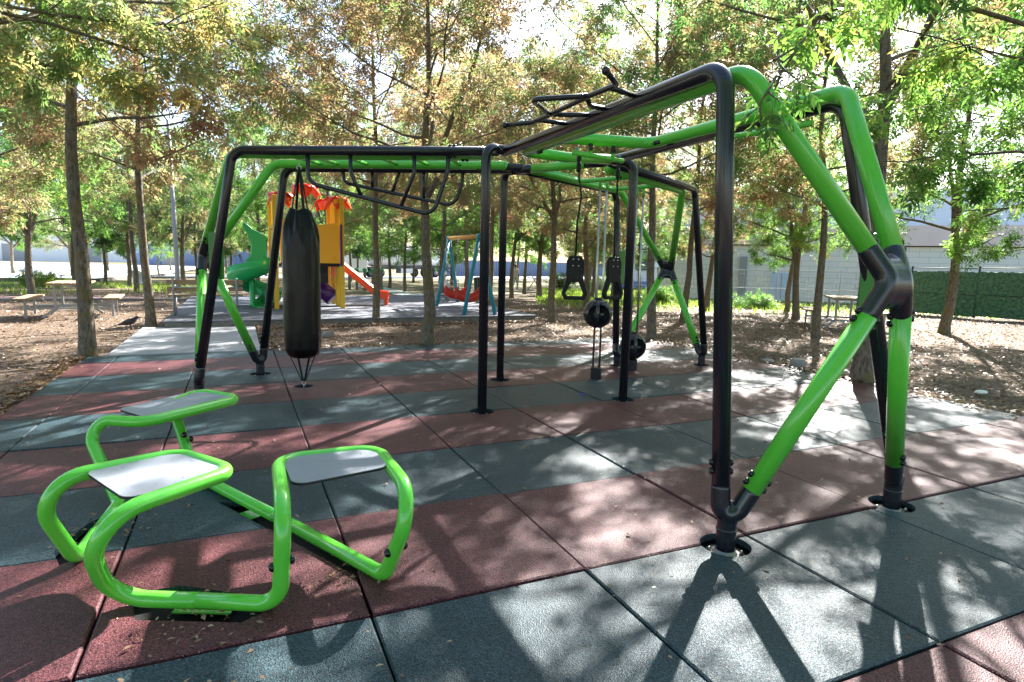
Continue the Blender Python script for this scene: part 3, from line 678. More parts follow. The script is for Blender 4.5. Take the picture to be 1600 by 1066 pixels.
# ground tubes
front = [(.08, 1.44, zg), (.64, 1.19, zg)]; right = [(1.10, 1.27, zg), (.29, 2.87, zg)]; left = [(-.10, 2.52, zg), (-.16, 1.95, zg)]
def loop(pts, rad, name='seat_hoop'): return stp(MB().tube(fillet(pts, rad, 10), RS, 20), name, M['green'])
fm = [(front[0][0]+front[1][0])/2, (front[0][1]+front[1][1])/2, zg]
rm = [(right[0][0]+right[1][0])/2, (right[0][1]+right[1][1])/2, zg]
lm = [(left[0][0]+left[1][0])/2, (left[0][1]+left[1][1])/2, zg]
h3 = loop([fm, (.665, 1.165, zg), (.685, 1.13, ZS), (.70, 1.76, ZS), (1.185, 1.755, ZS), (1.195, 1.05, ZS), (1.105, 1.235, zg), rm], [.10, .15, .13, .13, .17, .07], 'seat_hoop')
h2 = loop([fm, (.035, 1.465, zg), (.0, 1.21, ZS+.01), (.50, 1.66, ZS), (.26, 2.02, ZS), (-.30, 1.75, ZS+.01), (-.17, 1.90, zg), lm], [.14, .18, .10, .11, .16, .08], 'seat_hoop')
h1 = loop([lm, (-.10, 2.56, zg), (-.33, 2.95, ZS), (.02, 2.73, ZS), (.53, 3.20, ZS), (.26, 3.52, ZS), (.12, 3.22, ZS-.01), (.26, 2.92, zg), rm], [.09, .13, .13, .09, .08, .08, .10], 'seat_hoop')
def sboard(poly, hoop, label=None):
    c = Vector((sum(p[0] for p in poly)/len(poly), sum(p[1] for p in poly)/len(poly), 0))
    P = fillet([Vector((p[0], p[1], 0)) for p in (poly+[poly[0]])], .055, 6)
    # round every corner
    n = len(poly); R = []
    for i in range(n):
        a, b, c2 = (Vector((*poly[i-1], 0)), Vector((*poly[i], 0)), Vector((*poly[(i+1) % n], 0)))
        R += fillet([(a+b)/2, b, (b+c2)/2], .06, 6)[1:-1]
    out = [(p.x, p.y) for p in R]
    mb = MB(); mb.prism(out, .010, lambda x, y, d: (x, y, ZS+.006+d)); mb.cm = 1; mb.prism([(x*.998+c.x*.002, y*.998+c.y*.002) for x, y in out], .003, lambda x, y, d: (x, y, ZS+.0165+d))
    o = stp(mb, 'seat_board', [M['boardedge'], M['board']], None, smooth=False)
    for x, y in ((.35, .3), (-.35, .3), (.3, -.35)):
        px, py = c.x+x*.4, c.y+y*.35
        stp(MB().lathe([(.006, 0), (.005, .0015), (.001, .002)], (px, py, ZS+.0195), 8), 'screw', M['greysteel'], o)
sboard([(.715, 1.73), (1.155, 1.73), (1.165, 1.43), (.735, 1.335)], h3)
sboard([(.475, 1.66), (.25, 1.99), (-.10, 1.83), (.12, 1.40)], h2)
sboard([(.03, 2.77), (.49, 3.20), (.25, 3.49), (-.16, 3.06)], h1)
def sb(p, n): bolts(seat_b, [(Vector(p)-Vector((.4, 1.8, 0))*0, n)])
for hoop, L_ in ((h3, [((.675-.034, 1.155, .20), (-1, -.2, 0)), ((.675+.034, 1.165, .215), (1, .1, 0)), ((1.135-.03, 1.165, .17), (-1, -.5, 0)), ((1.145+.034, 1.19, .18), (1, .2, 0))]),
                 (h1, [((-.195, 2.66, .22), (-.2, -1, 0)), ((.20, 3.03, .27), (-.6, -1, 0)), ((.235, 3.03, .24), (1, .2, 0))])):
    bolts(hoop, L_)
# feet plates let into the floor
for (x, y, w, h, rz) in ((.39, 1.375, .24, .12, -.42), (.55, 2.28, .12, .12, -1.1), (-.14, 2.25, .30, .16, 1.5)):
    stp(MB().box((x, y, -.030), (w, h, .008), rz), 'foot_plate', M['green'], None, smooth=False, bevel=.003)
# ================================================================ TREES
def rnd_unit(r): 
    v = Vector((r.gauss(0, 1), r.gauss(0, 1), r.gauss(0, 1))); return v.normalized()
class Tree:
    """collects bark tubes and leaf positions; coordinates local to the foot of the trunk"""
    def __init__(s, seed): s.r = random.Random(seed); s.wood = MB(); s.LP = []; s.LD = []; s.LS = []
    def leaves_on(s, a, b, n, size, droop=.35):
        for k in range(n):
            t = (k+s.r.random())/n; p = a.lerp(b, t); d = (b-a).normalized()
            side = rnd_unit(s.r); v = (d*.55+side*.9+Vector((0, 0, -droop))).normalized()
            s.LP.append(p); s.LD.append(v); s.LS.append(size*s.r.uniform(.75, 1.2))
    def twig(s, p, d, L, r0, nleaf, size, droop):
        m = p+d*L*.5+rnd_unit(s.r)*L*.06; e = p+(d+Vector((0, 0, -.12))).normalized()*L
        s.wood.tube([p, m, e], [r0, r0*.7, r0*.35], 3, cap=False); s.leaves_on(p.lerp(e, .2), e, nleaf, size, droop)
    def sub(s, p, d, L, r0, ntw, nleaf, size, droop):
        pts = [p]; q = p; dd = d.copy(); n = 4
        for k in range(n):
            dd = (dd+rnd_unit(s.r)*.16+Vector((0, 0, -.05))).normalized(); q = q+dd*L/n; pts.append(q)
        s.wood.tube(pts, [r0*(1-.75*k/n) for k in range(n+1)], 4, cap=False)
        for k in range(ntw):
            t = .2+.8*(k+s.r.random()*.8)/ntw; i = min(int(t*n), n-1); b = pts[i].lerp(pts[i+1], t*n-i)
            ax = (pts[i+1]-pts[i]).normalized(); sd = rnd_unit(s.r); sd = (sd-ax*sd.dot(ax)).normalized()
            s.twig(b, (ax*.65+sd*.8).normalized(), L*s.r.uniform(.22, .42), r0*.35, nleaf, size, droop)
        s.leaves_on(pts[-2], pts[-1], nleaf, size, droop)
    def limb(s, pts, r0, r1, nsub, Lsub, ntw, nleaf, size, droop=.35, start=.25):
        n = len(pts)-1; s.wood.tube(pts, [r0+(r1-r0)*k/n for k in range(n+1)], 7, cap=False)
        for k in range(nsub):
            t = start+(1-start)*(k+s.r.random()*.7)/nsub; t = min(t, .999); i = min(int(t*n), n-1); b = pts[i].lerp(pts[i+1], t*n-i)
            ax = (pts[i+1]-pts[i]).normalized(); sd = rnd_unit(s.r); sd = (sd-ax*sd.dot(ax)); sd.z *= .6; sd.normalize()
            s.sub(b, (ax*.6+sd*.85).normalized(), Lsub*(1.15-.55*t)*s.r.uniform(.7, 1.2), max(r0*(1-t)*.4, .007), ntw, nleaf, size, droop)
    def arc(s, p, az, el, L, curl=.25, n=7, jit=.17):
        pts = [p]; q = p
        for k in range(n):
            e = el+curl*k/n; d = Vector((math.cos(az)*math.cos(e), math.sin(az)*math.cos(e), math.sin(e)))
            d = (d+rnd_unit(s.r)*jit).normalized(); q = q+d*L/n; pts.append(q)
        return pts
    def meshes(s, name):
        w = s.wood.mesh(name+'_trunk'); w.polygons.foreach_set('use_smooth', [True]*len(w.polygons)); w.materials.append(M['bark'])
        return w, leaf_mesh(name+'_crown', s.LP, s.LD, s.LS, s.r.randint(0, 9999))
def leaf_mesh(name, LP, LD, LS, seed, npair=3, mat_=None, ratio=.30):
    """compound leaves: npair pairs of leaflets and one at the tip, each leaflet a folded lozenge"""
    R = np.random.default_rng(seed); P = np.array([tuple(p) for p in LP]); D = np.array([tuple(p) for p in LD]); S = np.array(LS)[:, None]
    N = len(P); up = R.normal(size=(N, 3))*.55+np.array([0, 0, 1.0]); side = np.cross(D, up); side /= np.linalg.norm(side, axis=1)[:, None]+1e-9
    nrm = np.cross(side, D)
    V = []; 
    items = [(t, s) for t in np.linspace(.32, .86, npair) for s in (-1, 1)]+[(.9, 0)]
    for t, sg in items:
        b = P+D*S*t; ld = D*(.55 if sg else 1.0)+side*sg*.85+R.normal(size=(N, 3))*.16+np.array([0, 0, -.12]); ld /= np.linalg.norm(ld, axis=1)[:, None]
        l = S*(.42 if sg else .46)*R.uniform(.8, 1.15, (N, 1)); w = l*ratio
        lw = np.cross(ld, nrm+R.normal(size=(N, 3))*.35); lw /= np.linalg.norm(lw, axis=1)[:, None]+1e-9
        up2 = np.cross(lw, ld)
        V.append(np.stack([b, b+ld*l*.42+lw*w*.5+up2*w*.12, b+ld*l-up2*l*.08, b+ld*l*.42-lw*w*.5+up2*w*.12], 1))
    V = np.stack(V, 1).reshape(-1, 3); nq = len(V)//4
    me = bpy.data.meshes.new(name); me.vertices.add(len(V)); me.vertices.foreach_set('co', V.ravel().astype(np.float32))
    me.loops.add(len(V)); me.loops.foreach_set('vertex_index', np.arange(len(V), dtype=np.int32))
    me.polygons.add(nq); me.polygons.foreach_set('loop_start', np.arange(nq, dtype=np.int32)*4)
    try: me.polygons.foreach_set('loop_total', np.full(nq, 4, dtype=np.int32))
    except Exception: pass
    a = me.attributes.new('tint', 'FLOAT', 'POINT'); k = len(items)
    tt = np.clip(np.repeat(R.uniform(0, 1, N), k)+R.normal(size=N*k)*.10, 0, 1); a.data.foreach_set('value', np.repeat(tt, 4).astype(np.float32))
    me.update(calc_edges=True); me.materials.append(mat_ or M['leaf_mix'])
    return me
def std_tree(seed, H=7.4, hb=1.95, R=2.6, nl=22, r0=.105, fork=False, size=.225, nsub=10, ntw=5, nleaf=6, rise=.5, dens=1.0):
    t = Tree(seed); r = t.r; n = 12; pts = [Vector((0, 0, -.1))]; lx, ly = r.uniform(-.025, .025), r.uniform(-.025, .025)
    for k in range(1, n+1):
        z = H*k/n; pts.append(Vector((lx*z+.05*math.sin(z*1.3+seed)+r.uniform(-.02, .02), ly*z+.05*math.cos(z*1.1+seed*2)+r.uniform(-.02, .02), z)))
    rad = [r0*(1.28 if k == 0 else (1.05 if k == 1 else 1))*(1-.86*(k/n)**1.0) for k in range(n+1)]
    t.wood.tube([pts[0], Vector((0, 0, .06)), Vector((0, 0, .22))]+pts[1:], [r0*1.45, r0*1.22, r0*1.06]+rad[1:], 14, cap=False)
    def at(z):
        f = max(0, min(z/H*n, n-.001)); i = int(f); return pts[i].lerp(pts[i+1], f-i), rad[i]*(1-(f-i))+rad[i+1]*(f-i)
    az = r.uniform(0, 6.28)
    for k in range(nl):
        f = (k+.3*r.random())/nl; z = hb+(H*.97-hb)*f**1.05; p, rr = at(z); az += 2.4+r.uniform(-.35, .35)
        prof = math.sin(math.pi*min(.22+.80*f, 1.0))**.8*(1.0 if f > .08 else .8); L = R*max(prof, .22)*r.uniform(.8, 1.12)*1.12
        el = (.12+rise*f+.25*f*f)+r.uniform(-.1, .15)
        t.limb(t.arc(p, az, el, L, curl=.35-.25*f, n=6), max(rr*.45, .012), .006, max(3, int(nsub*(.5+.5*L/R))), L*.40, ntw, nleaf, size)
    if fork:
        for q in range(2):
            p, rr = at(hb*.92+.25*q); a0 = r.uniform(0, 6.28) if q == 0 else a0+2.6
            ar = t.arc(p, a0, .95, H*.55, curl=.35, n=7); t.limb(ar, rr*.75, .012, 10, 1.0, ntw, nleaf, size, start=.35)
    return t.meshes('tree')
VAR = [std_tree(11), std_tree(23, R=2.9, nl=24, hb=2.1), std_tree(37, fork=True, r0=.115, nl=19), std_tree(41, H=8.2, hb=2.3, R=2.7, nl=23), std_tree(53, H=6.4, hb=1.8, R=2.2, nl=19, r0=.09)]
HIGH = std_tree(71, H=7.6, hb=2.8, R=2.9, nl=22, nsub=10, ntw=5, nleaf=6, r0=.088)
HIGHF = std_tree(83, H=7.2, hb=2.8, R=2.7, nl=17, fork=True, r0=.11, nsub=9, ntw=5, nleaf=6)
THIN = std_tree(67, H=6.6, hb=2.9, R=2.4, nl=13, r0=.10, nsub=7, ntw=4, nleaf=4, fork=True)
print('leaf quads', [len(v[1].polygons) for v in VAR])
def place(x, y, var, sc, rz, m, label, lean=(0, 0), wid=None, kind='tree', group='slender trees round the playground', z=None):
    w, c = (VAR+[THIN, HIGH, HIGHF])[var]
    t = thing('ash_tree', label, kind, (x, y, terr(x, y) if z is None else z), rz, group); t.rotation_euler = (lean[0], lean[1], rz)
    wd = wid or 1
    a = bpy.data.objects.new('trunk', w); COL.objects.link(a); a.parent = t; a.scale = (sc, sc, sc)
    b = bpy.data.objects.new('crown', c); COL.objects.link(b); b.parent = t; b.scale = (sc, sc, sc)
    b.material_slots[0].link = 'OBJECT'; b.material_slots[0].material = M[m]
    return t
# x, y, variant, scale, turn, leaves, label, lean
TREES = [
 (-1.40, 8.74, 6, 1.1, .3, 'leaf_brown', 'tall lichened tree at left corner of the rubber floor, thickest trunk on the left', (0, .025)),
 (-1.08, 12.70, 6, 1.0, 1.4, 'leaf_brown', 'tree with pale kinked trunk beside the concrete slab and crow', (0, 0)),
 (-5.66, 23.35, 2, .95, 2.2, 'leaf_green', 'dark leaved tree behind the left picnic table', (0, -.05)),
 (-7.29, 37.32, 3, 1.05, .5, 'leaf_green', 'tree far left half hidden behind the thick lichened trunk', (0, 0)),
 (-6.78, 42.28, 0, .95, 3.1, 'leaf_green', 'thin tree standing before the bright yard, first right of the thick trunk', (0, -.02)),
 (-6.27, 47.70, 4, 1.05, 4.1, 'leaf_dark', 'small dark leaved tree at the corner of the bright yard', (0, 0)),
 (-6.06, 62.49, 1, .9, 5.0, 'leaf_green', 'distant tree just right of the kinked trunk', (0, 0)),
 (-6.59, 79.57, 3, 1.0, .9, 'leaf_green', 'very distant tree left of the thin lamp pole', (0, 0)),
 (-2.34, 38.80, 2, 1.2, 1.9, 'leaf_mix', 'tree with stout trunk just right of the thin lamp pole', (0, 0)),
 (-2.14, 47.38, 0, 1.05, 2.9, 'leaf_brown', 'tree behind the left end of the slatted bench', (0, 0)),
 (-.65, 73.88, 1, 1.2, 3.3, 'leaf_brown', 'distant tree behind the grey seat back left of the spiral slide', (0, 0)),
 (.10, 51.95, 4, 1.2, .2, 'leaf_mix', 'slim tree behind the spiral slide', (0, 0)),
 (3.32, 12.19, 6, .95, 5.2, 'leaf_brown', 'slim tree growing against the platform kerb left of the forward tree', (0, 0)),
 (9.41, 37.67, 0, 1.0, 1.1, 'leaf_green', 'thin tree before the tank truck wheels, left of its pair', (0, 0)),
 (9.05, 32.30, 1, .9, 4.0, 'leaf_green', 'thin tree before the tank truck wheels, right of its pair', (0, 0)),
 (14.19, 49.75, 3, 1.0, 2.0, 'leaf_green', 'far thin tree in front of the rear truck axles', (0, 0)),
 (3.47, 8.69, 7, .92, .35, 'leaf_brown', 'grey barked tree at the back edge of the rubber floor with forked top', (-.015, .015)),
 (13.95, 41.04, 4, 1.1, 1.6, 'leaf_mix', 'thin tree at the rear end of the tank truck', (0, 0)),
 (12.43, 34.17, 1, .95, 3.6, 'leaf_green', 'tree seen between the teal swing legs', (0, 0)),
 (7.84, 16.67, 6, .98, 4.6, 'leaf_brown', 'dark trunk tree at the right edge of the swing platform', (0, .01)),
 (12.18, 24.68, 3, .95, 5.9, 'leaf_green', 'slim leaning tree in front of the walking person', (0, .04)),
 (7.52, 11.81, 7, .85, 2.6, 'leaf_brown', 'tree with twin stems standing alone right of the swings', (0, .02)),
 (15.57, 23.05, 4, 1.1, 3.9, 'leaf_mix', 'leaning tree behind the hanging stirrups', (0, .08)),
 (13.72, 18.62, 1, .82, .8, 'leaf_brown', 'reddish trunked tree right behind the right stirrup', (.02, .05)),
 (16.34, 20.47, 0, .85, 2.3, 'leaf_green', 'thin tree in front of the terracotta roof band', (0, .02)),
 (7.81, 8.23, 6, .98, 1.3, 'leaf_mix', 'tree leaning right behind the far green X brace', (.0, .10)),
 (10.87, 10.99, 6, .95, 4.4, 'leaf_brown', 'tree leaning right beside the far charcoal leg', (0, .09)),
 (14.87, 14.62, 0, .9, 5.4, 'leaf_mix', 'tree leaning slightly left of the near charcoal post', (0, .04)),
 (15.60, 30.50, 1, 1.0, 0, 'leaf_green', 'bushy green tree behind the swings and person', (0, 0)),
 (17.99, 14.08, 3, .82, .6, 'leaf_green', 'thin tree in front of the blue door, left of the forked one', (0, .02)),
 (15.07, 11.19, 2, .85, 1.75, 'leaf_green', 'dark forked tree right of the blue door', (0, .02)),
 (11.56, 7.62, 6, .95, 3.0, 'leaf_mix', 'straight reddish tree in front of the right picnic table', (.02, .05)),
 (7.96, 3.96, 5, 1.15, 5.6, 'leaf_mix', 'thick trunked tree at right edge of rubber floor behind the rig leg', (0, .0)),
 (15.48, 7.39, 2, .95, 4.2, 'leaf_green', 'dark V forked tree in front of the green screen fence', (0, .03)),
 (8.97, 49.93, 0, 1.1, 1.2, 'leaf_green', 'distant tree by the cab of the tank truck', (0, 0)),
 (10.91, 57.41, 4, 1.2, 2.1, 'leaf_green', 'distant slim tree right of the truck cab', (0, 0)),
 (22.0, 33.0, 4, 1.15, 1.1, 'leaf_green', 'low round tree behind the bush on the lawn', (0, 0)),
 (19.2, 25.5, 1, .9, 2.8, 'leaf_dark', 'dark tree in front of the pale blue building', (0, 0)),
 (3.9, 24.5, 1, 1.0, 3.7, 'leaf_brown', 'russet tree directly behind the slide tower', (0, 0)),
 (-3.3, 28.0, 3, 1.0, 5.1, 'leaf_mix', 'tree on the dry grass left of the slatted bench', (0, 0)),
 (8.6, 24.0, 3, 1.1, .1, 'leaf_mix', 'tall tree behind the swing beam', (0, 0)),
 (11.0, 16.0, 0, 1.0, 1.9, 'leaf_brown', 'russet topped tree behind the pull up bars', (0, .02)),
 (13.2, 4.4, 5, 1.1, .7, 'leaf_green', 'spreading green tree right of the thick trunk', (0, 0)),
 (19.5, 5.5, 3, 1.05, 3.5, 'leaf_dark', 'dark tree at the end of the green screen fence', (0, 0)),
 (17.5, 2.4, 1, 1.1, 5.5, 'leaf_green', 'green tree at the far right before the screen fence', (0, 0)),
 (-4.6, 14.9, 0, 1.0, 4.9, 'leaf_brown', 'tree at far left beside the picnic table', (0, 0)),
]
FAR = [(-16,60),(-11,55),(-12,75),(-2.5,60),(3,62),(4,48),(6,70),(13.5,60),(17,47),(20,56),(25,52),(30,47),(27,42),(33,60),(11,84),(2,90),(-9,30),(6.4,40),(1.5,33),(-.5,44),(4.8,30),(11.5,29),(10.3,45),(15.5,37),(16.5,43),(7.5,55),(-4.5,35),(-12,40),(21.5,43),(13.4,24.2)]
fr = random.Random(77)
for i,(x,y) in enumerate(FAR): TREES.append((x, y, fr.randrange(5), fr.uniform(1.0, 1.35), fr.uniform(0, 6.28), fr.choice(['leaf_green','leaf_brown','leaf_mix','leaf_dark']), 'distant tree among the mass of foliage behind the playground', (0,0)))
for i, (x, y) in enumerate([(-3.6, -1.2), (-3.2, -5.8), (1.6, -5.4), (6.4, -5.2), (-6.5, 2.5), (10.6, -3.2)]):  # out of view behind the camera, added to cut sky fill on floor and rig
    TREES.append((x, y, (0, 1, 3)[i % 3], 1.25, i*1.1, 'leaf_green', 'unseen tree added on the camera side of the rubber floor to block sky light', (0, 0)))
for x, y, v, s, rz, m, lab, lean in TREES: place(x, y, v, s, rz, m, lab, lean)

def overhang(name, foot, H, r0, limbs, seed, m, label, size, nsub, ntw, nleaf, Lsub, npair=3, droop=.5):
    t = Tree(seed); f = Vector(foot)
    n = 8; pts = [Vector((0, 0, -.05))]+[Vector((.04*math.sin(k), .05*math.cos(k*1.3), H*k/n)) for k in range(1, n+1)]
    t.wood.tube(pts, [r0*1.3]+[r0*(1-.7*k/n) for k in range(1, n+1)], 14, cap=False)
    for L in limbs:
        r_, ns, P = L[0], L[1], [Vector(p)-f for p in L[2]]
        P = fillet(P, .6, 4) if len(P) > 2 else P
        Q = []
        for i in range(len(P)-1):
            Q += [P[i], P[i].lerp(P[i+1], .5)+rnd_unit(t.r)*.045]
        Q.append(P[-1])
        t.limb(Q, r_, .006, ns, Lsub*(L[3] if len(L) > 3 else 1), *(L[4] if len(L) > 4 else (ntw, nleaf)), size, droop, start=.22 if len(L) < 5 else .45)
    w, c = t.meshes(name)
    root = thing(name, label, 'tree', tuple(foot)); a = bpy.data.objects.new('trunk', w); COL.objects.link(a); a.parent = root
    b = bpy.data.objects.new('crown', c); COL.objects.link(b); b.parent = root; c.materials[0] = M[m]
    return root
overhang('ash_tree', (-2.35, 3.7, 0), 6.5, .14, [
   (.040, 9, [(-2.33, 3.7, 2.35), (-1.4, 4.0, 2.75), (-.70, 4.8, 3.28), (-.1, 5.5, 3.9)]),
   (.022, 9, [(-2.33, 3.7, 2.7), (-1.2, 4.2, 3.1), (.1, 4.9, 3.35), (.95, 5.6, 3.45)]),
   (.018, 9, [(-2.33, 3.7, 2.9), (-1.1, 4.3, 3.1), (-.1, 4.7, 3.05), (.45, 5.0, 2.75)], .8),
   (.016, 7, [(-2.33, 3.7, 3.1), (-1.0, 4.8, 3.4), (.3, 5.6, 3.8), (1.2, 6.3, 3.7)]),
   (.018, 8, [(-2.33, 3.7, 2.6), (-1.6, 4.6, 2.9), (-.9, 5.3, 3.0), (-.2, 5.9, 3.0)])], 5, 'leaf_olive',
   'tree outside left edge whose yellowing branches hang across the top left', .165, 9, 5, 7, .60, droop=.8)
overhang('ash_tree', (7.6, .2, 0), 7.0, .15, [
   (.020, 9, [(7.6, .2, 2.6), (6.2, 1.2, 3.0), (5.0, 1.45, 3.22), (4.2, 1.3, 3.16), (3.42, 1.12, 2.76), (2.99, 1.04, 2.44)], .40, (3, 3)),
   (.006, 4, [(3.95, 1.3, 3.06), (3.45, 1.2, 2.80), (3.08, 1.10, 2.42), (2.92, 1.03, 2.15)], .40, (2, 3)),
   (.016, 6, [(7.6, .2, 2.7), (6.4, 1.3, 3.0), (5.4, 1.6, 3.05), (4.8, 1.7, 3.1)], .8),
   (.022, 10, [(7.6, .2, 3.0), (6.3, 1.4, 3.5), (5.2, 1.8, 3.6), (4.3, 1.9, 3.4)], 1.0),
   (.020, 10, [(7.6, .2, 2.2), (7.0, 1.6, 2.4), (6.6, 2.3, 2.5), (6.1, 2.7, 2.45)], .9),
   (.020, 9, [(7.6, .2, 2.9), (7.3, 2.2, 3.3), (6.9, 3.2, 3.3), (6.2, 3.9, 3.2)], 1.1),
   (.020, 9, [(7.6, .2, 2.0), (7.6, 1.6, 2.0), (7.4, 2.7, 2.05)], .9)], 9, 'leaf_green',
   'fresh green tree outside right edge, its sprays hanging over the rig corner', .175, 8, 5, 5, .56, droop=.75)
# ================================================================ PLAYGROUND AND BACKGROUND THINGS
PZ = .13
def kid(mb, name, m, root, parent=None, **k):
    """mesh given in world coordinates, parented under root (or a part of it)"""
    o = mb.build(name, m, None, **k)
    if parent is None: o.parent = root; o.matrix_parent_inverse = Matrix.Translation(-Vector(root.location))
    else: o.parent = parent
    return o
tw = thing('slide_tower', 'orange and yellow play tower with green spiral, red and purple slides', 'play tower', (2.3, 16.0, PZ))
TX0, TX1, TY0, TY1 = 1.40, 2.98, 14.75, 17.2
for x, y, top in [(TX1, TY0, 2.93), (TX1, 15.55, 2.9), (TX1, 16.4, 2.9), (TX1, TY1, 2.9), (TX0, TY0, 2.9), (TX0, TY1, 2.9)]:
    kid(MB().box((x, y, (PZ+top)/2), (.11, .11, top-PZ)), 'post', M['yellow'], tw, smooth=False, bevel=.015)
kid(MB().box((TX1-.13, TY0+.05, 2.1), (.10, .10, 1.55)), 'post', M['orange'], tw, smooth=False, bevel=.015)
kid(MB().box(((TX0+TX1)/2, (TY0+TY1)/2, 1.22), (1.6, 2.4, .06)), 'deck', M['deck'], tw, smooth=False)
kid(MB().box(((TX0+TX1)/2+.1, TY0+.6, .98), (.75, .7, .42)), 'step_box', M['deck'], tw, smooth=False)
def wavy_panel(x0, x1, y, z0, z1):
    n = 18; out = [(x0, z0), (x1, z0)]+[(x1-(x1-x0)*k/n, z1-.05*(1-math.cos(2*math.pi*k/n))*.9+.06*k/n) for k in range(n+1)]
    mb = MB(); mb.prism(out, .05, lambda a, b, d: (a, y-.025+d, b)); p = kid(mb, 'panel', M['orange'], tw, smooth=False, bevel=.015)
    rl = MB()
    cx = (x0+x1)/2; 
    rl.tube([(cx+.26*math.cos(t), y-.03, z0+.50+.20*math.sin(t)) for t in np.linspace(0, 6.28, 25)[:-1]], .016, 8, closed=True)
    rl.tube([(cx, y-.03, z0+.55), (cx+.01, y-.045, z0+.38), (cx, y-.03, z0+.25)], [.03, .045, .04], 10)
    rl.tube([(cx-.55+.09*math.cos(t), y-.03, z0+.2+.09*math.sin(t)) for t in np.linspace(0, 6.28, 17)[:-1]], .012, 8, closed=True)
    rl.tube([(cx+.60+.06*math.cos(t), y-.03, z0+.14+.06*math.sin(t)) for t in np.linspace(0, 6.28, 17)[:-1]], .012, 8, closed=True)
    kid(rl, 'relief', M['orange'], tw, p)
    kid(MB().bar((x0, y, z0-.012), (x1+.02, y, z0-.012), .06, .03), 'panel_edge', M['deck'], tw, p, smooth=False)
wavy_panel(TX0+.1, TX1-.07, TY0-.06, 1.27, 2.27)
kid(MB().bar((TX1-.02, TY0-.05, 1.2), (TX1-.02, TY0-.05, 2.25), .05, .05), 'panel_strip', M['purple'], tw, smooth=False)
kid(MB().box((TX0-.01, 16.0, 1.75), (.05, 2.1, .95)), 'panel', M['yellow'], tw, smooth=False, bevel=.01)
# leaf shaped roof pieces
rr = random.Random(8)
for i, (cx, cy, cz) in enumerate([(TX0+.15, TY0+.3, 2.95), ((TX0+TX1)/2, 15.6, 3.25), (TX1-.05, TY0+.3, 2.93), (TX1-.1, 16.8, 3.0)]):
    for k in range(6):
        a = k*1.05+i*.7+rr.uniform(-.2, .2); L = rr.uniform(.28, .42); mb = MB(); N = 8; P = []
        for q in range(N+1):
            t = q/N; P.append((t*L, .02+.17*math.sin(math.pi*min(t*1.05, 1))**.8*(1+.35*(q % 2)), .16*math.sin(t*2.2)-.42*t*t))
        vs = []
        for x, w, z in P:
            for s_ in (-1, 1): vs.append((cx+x*math.cos(a)-s_*w*math.sin(a), cy+x*math.sin(a)+s_*w*math.cos(a), cz+z-.12*w))
        mb.add(vs, [(2*q, 2*q+2, 2*q+3, 2*q+1) for q in range(N)])
        o = kid(mb, 'roof_leaf', M['red'], tw); s = o.modifiers.new('s', 'SOLIDIFY'); s.thickness = .02
# spiral slide
c0 = Vector((.93, 15.75, 0)); RH = .40; n = 44; vs = []
prof = [(-.22, .23), (-.21, .10), (-.16, .02), (-.06, -.02), (.06, -.02), (.16, .02), (.21, .12), (.22, .25), (.25, .25), (.25, .10), (.18, -.03), (.06, -.065), (-.06, -.065), (-.18, -.03), (-.25, .09), (-.25, .23)]
path = []
for k in range(n+1):
    t = k/n; a = math.radians(5-392*t); z = 1.22-1.02*t**.92
    path.append((c0+Vector((math.cos(a)*RH, math.sin(a)*RH, z)), a, t))
end = path[-1]
for p, a, t in path:
    rad = Vector((math.cos(a), math.sin(a), 0))
    for u, w in prof: vs.append(p+rad*u+Vector((0, 0, w*(1+.35*sstep(.0, .2, t)*(1-sstep(.6, .8, t)))+.12*max(u, 0)*1.0)))
m_ = len(prof); fs = [(i*m_+k, i*m_+(k+1) % m_, (i+1)*m_+(k+1) % m_, (i+1)*m_+k) for i in range(n) for k in range(m_)]+[tuple(range(m_)), tuple(n*m_+k for k in range(m_-1, -1, -1))]
mb = MB().add(vs, fs); sp = kid(mb, 'spiral_slide', M['slidegreen'], tw)
p, a, t = end; tan = Vector((math.sin(a), -math.cos(a), 0)); radv = Vector((math.cos(a), math.sin(a), 0)); vs = []
for q in range(5):
    b = p+tan*(.13*q)+Vector((0, 0, -.05*math.sin(q/4*1.57)))
    for u, w in prof: vs.append(b+radv*u+Vector((0, 0, w*(1-.12*q)+.12*max(u, 0))))
kid(MB().add(vs, [(i*m_+k, i*m_+(k+1) % m_, (i+1)*m_+(k+1) % m_, (i+1)*m_+k) for i in range(4) for k in range(m_)]+[tuple(range(m_)), tuple(4*m_+k for k in range(m_-1, -1, -1))]), 'chute_end', M['slidegreen'], tw, sp)
kid(MB().lathe([(.075, PZ), (.07, .2), (.07, 1.25)], (.86, 15.45, 0), 18), 'support_post', M['slidegreen'], tw, sp)
hood = [(0, 0), (.50, 0), (.50, .62), (.36, .72), (.18, .80), (.06, .92), (-.04, .96), (-.02, .86), (.06, .72), (.13, .55), (.15, .35), (.12, .15)]
for y in (15.25, 16.2):
    mb = MB(); mb.prism(hood, .05, lambda x, z, d: (.72+x, y+d, 1.28+z)); h = kid(mb, 'hood_side', M['slidegreen'], tw, sp, smooth=False, bevel=.015)
    for k in range(3): kid(MB().box((1.06, y-.004, 1.42+.16*k), (.22, .02, .012)), 'moulding', M['slidegreen'], tw, sp, smooth=False)
